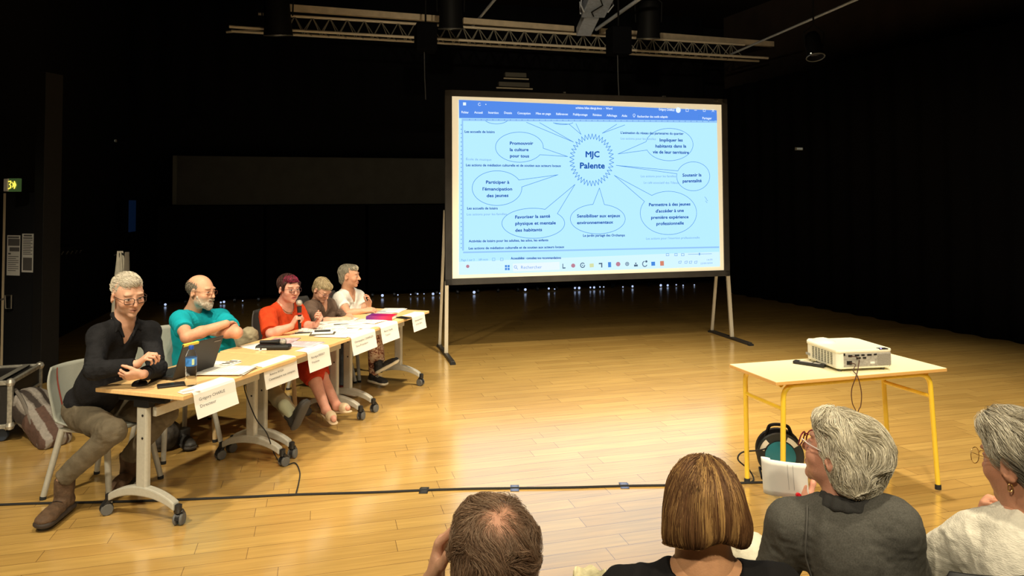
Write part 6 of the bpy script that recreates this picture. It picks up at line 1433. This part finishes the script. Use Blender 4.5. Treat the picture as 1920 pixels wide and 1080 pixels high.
# jacket collar and shoulder seam
cb=Body(.0035); n0=d['N']+V(.0,0,.028)
ring=[n0+V(math.cos(t)*.066,math.sin(t)*.070-.005,-.010*math.sin(t)) for t in np.linspace(math.radians(150),math.radians(400),12)]
for a,b in zip(ring[:-1],ring[1:]): cb.cap(a,b,.007,.007,.01); cb.cap(a-V(0,0,.012)+(a-n0)*.10,b-V(0,0,.012)+(b-n0)*.10,.008,.008,.012); cb.cap(a-V(0,0,.024)+(a-n0)*.20,b-V(0,0,.024)+(b-n0)*.20,.007,.007,.012)
v,f=cb.mesh(); mk('collar',v,f,mat('dark jacket collar',(.035,.034,.032),.9,bump=.3,bscale=400),o)
GB=Body(.01); torso(GB,d,1.12,1.15,0,infl=.004*1.12)
for k,S in (('L','SL'),('R','SR')): GB.cap(d[S],d['E'+k],.060*1.12,.052*1.12,.045)
mb=MB(); pts=[]
for k in range(14):
    t=k/13; p=lerp(d['SL'],d['N'],.10)+V(.02+.02*math.sin(t*2),-.05-.06*t,.06-.24*t)
    for _ in range(30): p=p-GB.grad(p[None])[0]*(GB.at(p[None])[0]-.006)*.7
    pts.append(Vector(p))
mb.tube(pts,.0022,6); mb.build('shoulder_seam',mat('lighter jacket seam',(.10,.095,.085),.9),o,smooth=True,world=True)
HB=Body(.004); HB.ell(w(0,-.028,.040),V(.082,.099,.084),hR,.01); HB.ell(w(0,.040,.080),V(.066,.056,.044),hR,.02); HB.ell(w(0,-.066,-.036),V(.068,.046,.055),hR,.03)
for q in(-1,1): HB.ell(w(q*.060,-.055,-.02),V(.026,.042,.045),hR,.03)
HB.ell(w(0,.112,-.032),V(.080,.080,.090),hR,.006,'s'); HB.ell(w(0,-.0,-.145),V(.12,.1,.055),hR,.01,'s')
for q in(-1,1): HB.ell(w(q*.098,-.004,-.020),V(.036,.032,.040),hR,.008,'s')
palC=[(.74,.68,.52),(.85,.79,.63),(.56,.51,.38),(.92,.87,.72),(.38,.34,.25)]
topC=w(0,.045,.13)
def flowC(P,t):
    q=P-topC; q=q/(np.linalg.norm(q,axis=1,keepdims=True)+1e-9); n=np.stack([vnoise(P*17+5),vnoise(P*17+19),vnoise(P*17+31)],1); return q*1.0+np.array([hR@V(0,-.35,-.25)])+n*1.5
hair_obj(o,HB,palC,6500,flowC,13,.0064,.010,curl=.14,cf=34,wob=.60,r=.00075,seed=21,palette=palC,disp=.009,df=42,capcol=(.42,.38,.28),hug=.7,base=.001)
red_=mat('dark red spectacle frame',(.16,.015,.03),.3); gl_=glasses(o,d['H'],hR,1.02,red_,w=.0245,h=.019,r=.0022,temple=False,dy=.004)
mb=MB()
for q in(-1,1): mb.tube([Vector(w(q*.0585,.098,.006)),Vector(w(q*.074,.07,.006)),Vector(w(q*.0795,-.002,.006))],.0018,8)
mb.build('temple',mat('pale spectacle temple',(.7,.62,.62),.3),gl_,smooth=True,world=True)
# the papers in the hand of C: a few sheets bent over
hp=J(1470,900,2.50); pa0=thing('rolled_papers','white printed sheets bent over and held up by the person in the grey jacket','papers',tuple(hp))
tl_=J(1432,862,2.50); bl_=J(1437,929,2.50); 
def pf_(off):
    def fn(u,v):
        x=u*.20; 
        if u<.18: a=(1-u/.18)*math.pi*1.05; X=.022-.022*math.cos(a)*1.0; Y=.024-.022+.022*0+.024*math.sin(a)*1.0; X=.020-.020*math.cos(a-math.pi) if False else X
        p=Vector(tl_).lerp(Vector(bl_),v)
        ph=(u-.12)/.88
        if u<.30: a=math.pi*(1.15*(1-u/.30)); dx=.016-.016*math.cos(a-0)*1; dx=.018*(1-math.cos(a))*.5 ; dy=.014*math.sin(a)+.010*(1-math.cos(a)); return p+Vector((.018-.018*math.sin(min(a,math.pi/2))+ (0.018*(1-math.sin(a)) if a>math.pi/2 else 0),dy+off,0))
        t=(u-.30)/.70; return p+Vector((.018+t*.125,-.012*math.sin(t*2.2)+off,-.012*t+.004*v*t))
    return fn
part(MB().grid(pf_(0),30,8),'sheet',M['paper'],pa0,smooth=True,world=True,thick=.001); part(MB().grid(pf_(.004),30,8),'sheet',M['paper'],pa0,smooth=True,world=True,thick=.001)
mb=MB()
for x in(.62,.72): mb.grid(lambda u,v,x=x:pf_(-.0012)(x+u*.006,.06+v*.72),2,8)
part(mb,'print_line',mat('grey printed line',(.35,.35,.35),.7),pa0,world=True)
rd_=J(1497,929,2.42); o2=MB().lathe([(0,-.010),(.008,-.006),(.009,.004),(0,.008)],12,Vector(rd_),Matrix.Rotation(math.pi/2,3,'X')).build('badge',mat('bright red plastic',(.60,.01,.02),.35),smooth=True); tag(o2,'small bright red tip held against the lower edge of the papers','badge')  # red tip stands for a fingernail or pen, not a badge
# ---- D: person in the white linen shirt at the right edge
yaw=math.radians(112)
d=dict(H=J(1922,868,1.96),N=J(1938,968,1.94),SR=J(2040,1020,1.84),SL=J(1835,1015,2.02)); d['P']=d['N']+V(-.10,-.08,-.44); d['P'][2]=.50
d['EL']=J(1752,1060,2.14); d['WL']=J(1745,1190,2.25); d['WR']=J(1836,985,2.26); d['ER']=J(1860,1130,2.32); aud_legs(d,yaw)
hR=facing(-110,6,-3); ln=mat('white linen shirt',(.80,.76,.64),.85,spec=.1,noise=.06,nscale=60,bump=.3,bscale=120,stretch=(1,1,3))
o,w,R,C,L=build_person('person with short grey hair and gold glasses in white linen, chin on hand',d,(.66,.32,.20),ln,sleeve=.90,legs=cloth('dark trousers',(.03,.03,.035)),hR=hR,hs=1.03,hh=.003,headkw=dict(jaw=1.0,fat=.3),
  lips=(.5,.2,.16),seed=14,tw=1.15,tdp=1.2,loose=1.15,fold=.0045,neck_r=.056,top_h=.005,opening=lambda G,d,R,C,L:G.cap(d['N']+V(0,0,.10),d['N']+V(0,.01,.055),.062,.066,.012,'s'),
  hands=dict(R=dict(d=(.25,-.15,.95),n=(.6,-.75,.1),curls=(.9,.95,1,1),thumb=(.5,.5)),L=dict(d=(.3,.5,-.7),n=(.5,0,-.7),curl=.4)))
chair_shell('black chair under the person in the white linen shirt, its back edge showing',(1.14,2.01),math.radians(94),bcs,M['steel'],GA,red=False,back_h=.497); aud_shoes(o,d,yaw)
HB=Body(.004); HB.ell(w(0,-.026,.042),V(.087,.106,.090),hR,.01); HB.ell(w(0,.048,.088),V(.066,.058,.046),hR,.02); HB.ell(w(0,-.070,-.040),V(.066,.042,.050),hR,.03)
HB.ell(w(0,.100,-.032),V(.080,.078,.094),hR,.006,'s'); HB.ell(w(0,-.0,-.145),V(.12,.1,.055),hR,.01,'s')
for q in(-1,1): HB.ell(w(q*.096,.0,-.018),V(.030,.028,.040),hR,.008,'s')
palD=[(.60,.55,.43),(.74,.69,.56),(.44,.39,.29),(.84,.79,.66)]
def stripeD(P,c):
    q=(P-V(d['H']))@hR; low=np.clip((.055-q[:,2]-q[:,1]*.4)/.03,0,1)[:,None]*(.7+.3*(vnoise(P*80)[:,None]>0)); return c*(1-.72*low)
hair_obj(o,HB,palD,5200,lambda P,t:((P-w(0,.06,.13))/.12+np.array([hR@V(0,-.6,-.25)])),12,.0066,.011,curl=.12,cf=32,wob=.6,r=.00065,seed=22,palette=palD,disp=.005,df=50,capcol=(.13,.11,.075),stripe=stripeD)
gold=mat('thin gold metal',(.75,.50,.20),.25,metal=.9)
glasses(o,d['H'],hR,1.03,gold,w=.0225,h=.021,sq=2.1,r=.0010,dy=.012)
e_=w(-.078,-.012,-.047); part(MB().tube([Vector(e_)+Vector((.006*math.cos(t),0,.010*math.sin(t)-.006)) for t in [k*math.pi/8 for k in range(16)]],.0016,6,closed=True),'earring',gold,o,world=True,smooth=True)
wr=d['WR']; ax2=V(.1,-.05,.99); part(MB().tube([Vector(wr+V(math.cos(t)*.034,math.sin(t)*.030,.006*math.sin(t)-.004)) for t in [k*math.pi/10 for k in range(20)]],.0028,6,closed=True).lathe([(0,-.004),(.014,-.004),(.014,.004),(0,.004)],14,Vector(wr+V(-.034,-.004,-.002)),Matrix.Rotation(math.pi/2,3,'Y')),'wristwatch',gold,o,world=True,smooth=True)
# cream jacket over an empty chair between the first two heads
ej=J(1107,1066,1.95); oc=chair_shell('black chair with a cream cloth over it, mostly below the picture',(ej[0]-.02,ej[1]+.27),math.radians(98),bcs,M['steel'],GA,red=False,back_h=.36)
cj=thing('cream_cloth','pale cream cloth draped over a seat back at the bottom edge','cloth',tuple(ej))
def cj_(u,v): 
    x=(u-.5)*.085; s=(v-.5)*.5; return Vector(ej)+Vector((x*(1+.5*abs(s)),s*.12+.004*math.sin(u*14),-.0-abs(s)*.9*.5-.35*(x+.02)**2*8+.004*math.sin(u*11+v*5)))
part(MB().grid(cj_,14,21),'cloth_body',mat('cream cotton cloth',(.74,.68,.42),.85,bump=.3,bscale=60),cj,smooth=True,world=True,thick=.012)
# ================================================================ ROAD CASE AND BACKPACK at the left edge
# the case's right face is turned to the picture; near lower corner at about (25,845), far one at (70,800)
A=az(24,826,0); Bq=az(68,792,0); A=Vector((A.x,A.y,0)); Bq=Vector((Bq.x,Bq.y,0)); dv2=(Bq-A).normalized(); nv2=Vector((dv2.y,-dv2.x,0)); lf=-Vector((dv2.y,-dv2.x,0))
cang=math.atan2(lf.y,lf.x)   # local x: to the left along the front, y: toward the camera
rc_=thing('road_case','black wheeled road case with aluminium edges at the left edge','road case',(A.x,A.y,0),math.atan2(dv2.y,dv2.x))
Lc=(Bq-A).length*1.0; Wc=.75; z0,z1_=.13,.50
zt_near=ay(27,735,A.y).z; z1_=max(.46,min(.62,zt_near)); 
ply=mat('black laminated plywood',(.018,.016,.015),.5,noise=.2,nscale=50); 
L0=Lc+.12
part(MB().box((L0/2-.06,Wc/2,(z0+z1_)/2),(L0,Wc,z1_-z0)),'case_panel',ply,rc_)
mb=MB(); x0_,x1__=-.06,L0-.06
for x in (x0_,x1__):
    for z in (z0,z1_): mb.box((x,Wc/2,z),(.032,Wc+.01,.032))
    for y in (0,Wc): mb.box((x,y,(z0+z1_)/2),(.034,.034,z1_-z0))
for y in (0,Wc):
    for z in (z0,z1_,z1_-.15): mb.box((L0/2-.06,y,z),(L0,.030,.030 if z!=z1_-.15 else .02))
part(mb,'aluminium_edge',mat('worn aluminium edge',(.42,.40,.34),.45,metal=.5,noise=.3,nscale=40),rc_,bevel=.003)
bcm=mat('steel ball corner',(.5,.47,.40),.4,metal=.6,noise=.2,nscale=30)
for x in (x0_,x1__):
    for y in (0,Wc):
        for z in (z0,z1_): part(MB().lathe([(0,-.034),(.024,-.024),(.034,0),(.024,.024),(0,.034)],12,(x,y,z)),'ball_corner',bcm,rc_,smooth=True)
for yy in (.28,):
    part(MB().box((x0_-.018,yy,(z0+z1_)/2),(.012,.13,.16)).box((x0_-.03,yy,(z0+z1_)/2),(.012,.05,.10)),'butterfly_latch',M['alu'],rc_,bevel=.003)
for x in (x0_+.07,x1__-.07):
    for y in (.08,Wc-.08):
        cs_=part(MB().box((x,y,.115),(.10,.10,.02)).box((x,y,.09),(.03,.07,.05)),'caster',M['alu'],rc_,bevel=.003)
        MB().lathe([(.01,-.018),(.045,-.018),(.05,-.010),(.05,.010),(.045,.018),(.01,.018)],20,(x,y,.05),Matrix.Rotation(math.pi/2,3,'Y')).build('wheel',mat('blue black wheel',(.02,.03,.05),.5),cs_,smooth=True)
mb=MB().grid(lambda u,v:Vector((x0_+.03+u*(L0-.06),.03+v*(Wc-.06),z1_+.018)),2,2); 
mb=MB(); mb.box((L0/2-.06,.09,z1_+.017),(L0-.05,.05,.004)); part(mb,'lid_strip',mat('worn grey strip',(.20,.19,.16),.6),rc_)
# backpack
bpn=az(85,838,0); bk=thing('backpack','grey and brown striped backpack slumped on the floor beside the road case','backpack',(bpn.x+.02,bpn.y+.16,0))
a0=V(J(56,778,5.72)); b0=V(J(104,824,5.52)); a0[2]=max(a0[2],.27)
ax_=(b0-a0)/np.linalg.norm(b0-a0)
B=Body(.006); B.cap(a0+V(0,0,-.02),b0,.135,.105,.03,fb=.03); B.cap(a0+V(.02,-.05,.0),b0+V(0,-.03,-.0),.11,.09,.04,fb=.05); B.ell(V(bpn.x,bpn.y+.2,-.2),(.8,.8,.19),None,.01,'s')
v,f=B.mesh(); v=relax(v,f,1); v=fold_disp(v,f,.008,10,3); v[:,2]=np.maximum(v[:,2],.004)
sd2=np.cross(ax_,V(0,0,1)); sd2/=np.linalg.norm(sd2); u_=((v-a0)@sd2)*1.0+.10*((v-a0)@ax_); st=np.sin(u_*62+.7*np.sin(((v-a0)@ax_)*9)); al=(v-a0)@ax_
c=np.where((st>.25)[:,None],V(.30,.27,.24),np.where((st>-.35)[:,None],V(.20,.175,.15),V(.045,.033,.028))); c=np.where((al>.20)[:,None]*(st<.3)[:,None],V(.10,.055,.04),c)
mk('pack_body',v,f,mat('backpack canvas',(.3,.27,.24),.85,attr='Col',noise=.15,nscale=40,bump=.3,bscale=200),bk,c)
ring=[]; e1=sd2; e2=np.cross(e1,ax_)
for k in range(20): t=2*math.pi*k/20; ring.append(Vector(b0+ax_*.035+e1*math.cos(t)*.085+e2*math.sin(t)*.075))
part(MB().tube(ring,.011,8,closed=True),'piping',mat('pale piping',(.42,.38,.33),.8),bk,smooth=True,world=True)
mb=MB().add([Vector(b0+ax_*.036+e1*math.cos(t)*.083+e2*math.sin(t)*.073) for t in [2*math.pi*k/20 for k in range(20)]],[tuple(range(20))]); part(mb,'brown_patch',mat('brown leather patch',(.085,.045,.035),.7,noise=.3,nscale=30),bk,world=True,thick=.006)
part(MB().tube(smoothp([Vector(a0+V(-.05,-.10,.12)),Vector(a0+V(.05,-.16,.05)),Vector(lerp(a0,b0,.5)+V(.0,-.13,.02)),Vector(b0+V(-.05,-.09,-.06))]),.014,8),'shoulder_strap',mat('grey strap',(.16,.14,.12),.8),bk,smooth=True,world=True)
# a light stool and a bag glimpsed under the tables
bg=az(343,828,0); bag=thing('handbag','dark bag slumped on the floor behind the first table leg','bag',(-2.62,5.30,0))
B=Body(.008); B.ell(V(-2.60,5.42,.10),(.10,.13,.11),None,.02); B.ell(V(-2.60,5.42,-.5),(1,1,.505),None,.01,'s'); v,f=B.mesh(); v=fold_disp(v,f,.008,12,2); v[:,2]=np.maximum(v[:,2],.004); mk('bag_body',v,f,mat('dark mottled bag cloth',(.04,.035,.03),.8,noise=.8,nscale=22),bag)
part(MB().tube(smoothp([(-2.66-(-2.62),5.36-5.30,.19),(-2.62+2.62,5.38-5.30,.27),(-2.54+2.62,5.44-5.30,.19)]),.009,8),'strap',M['rubber'],bag,smooth=True)
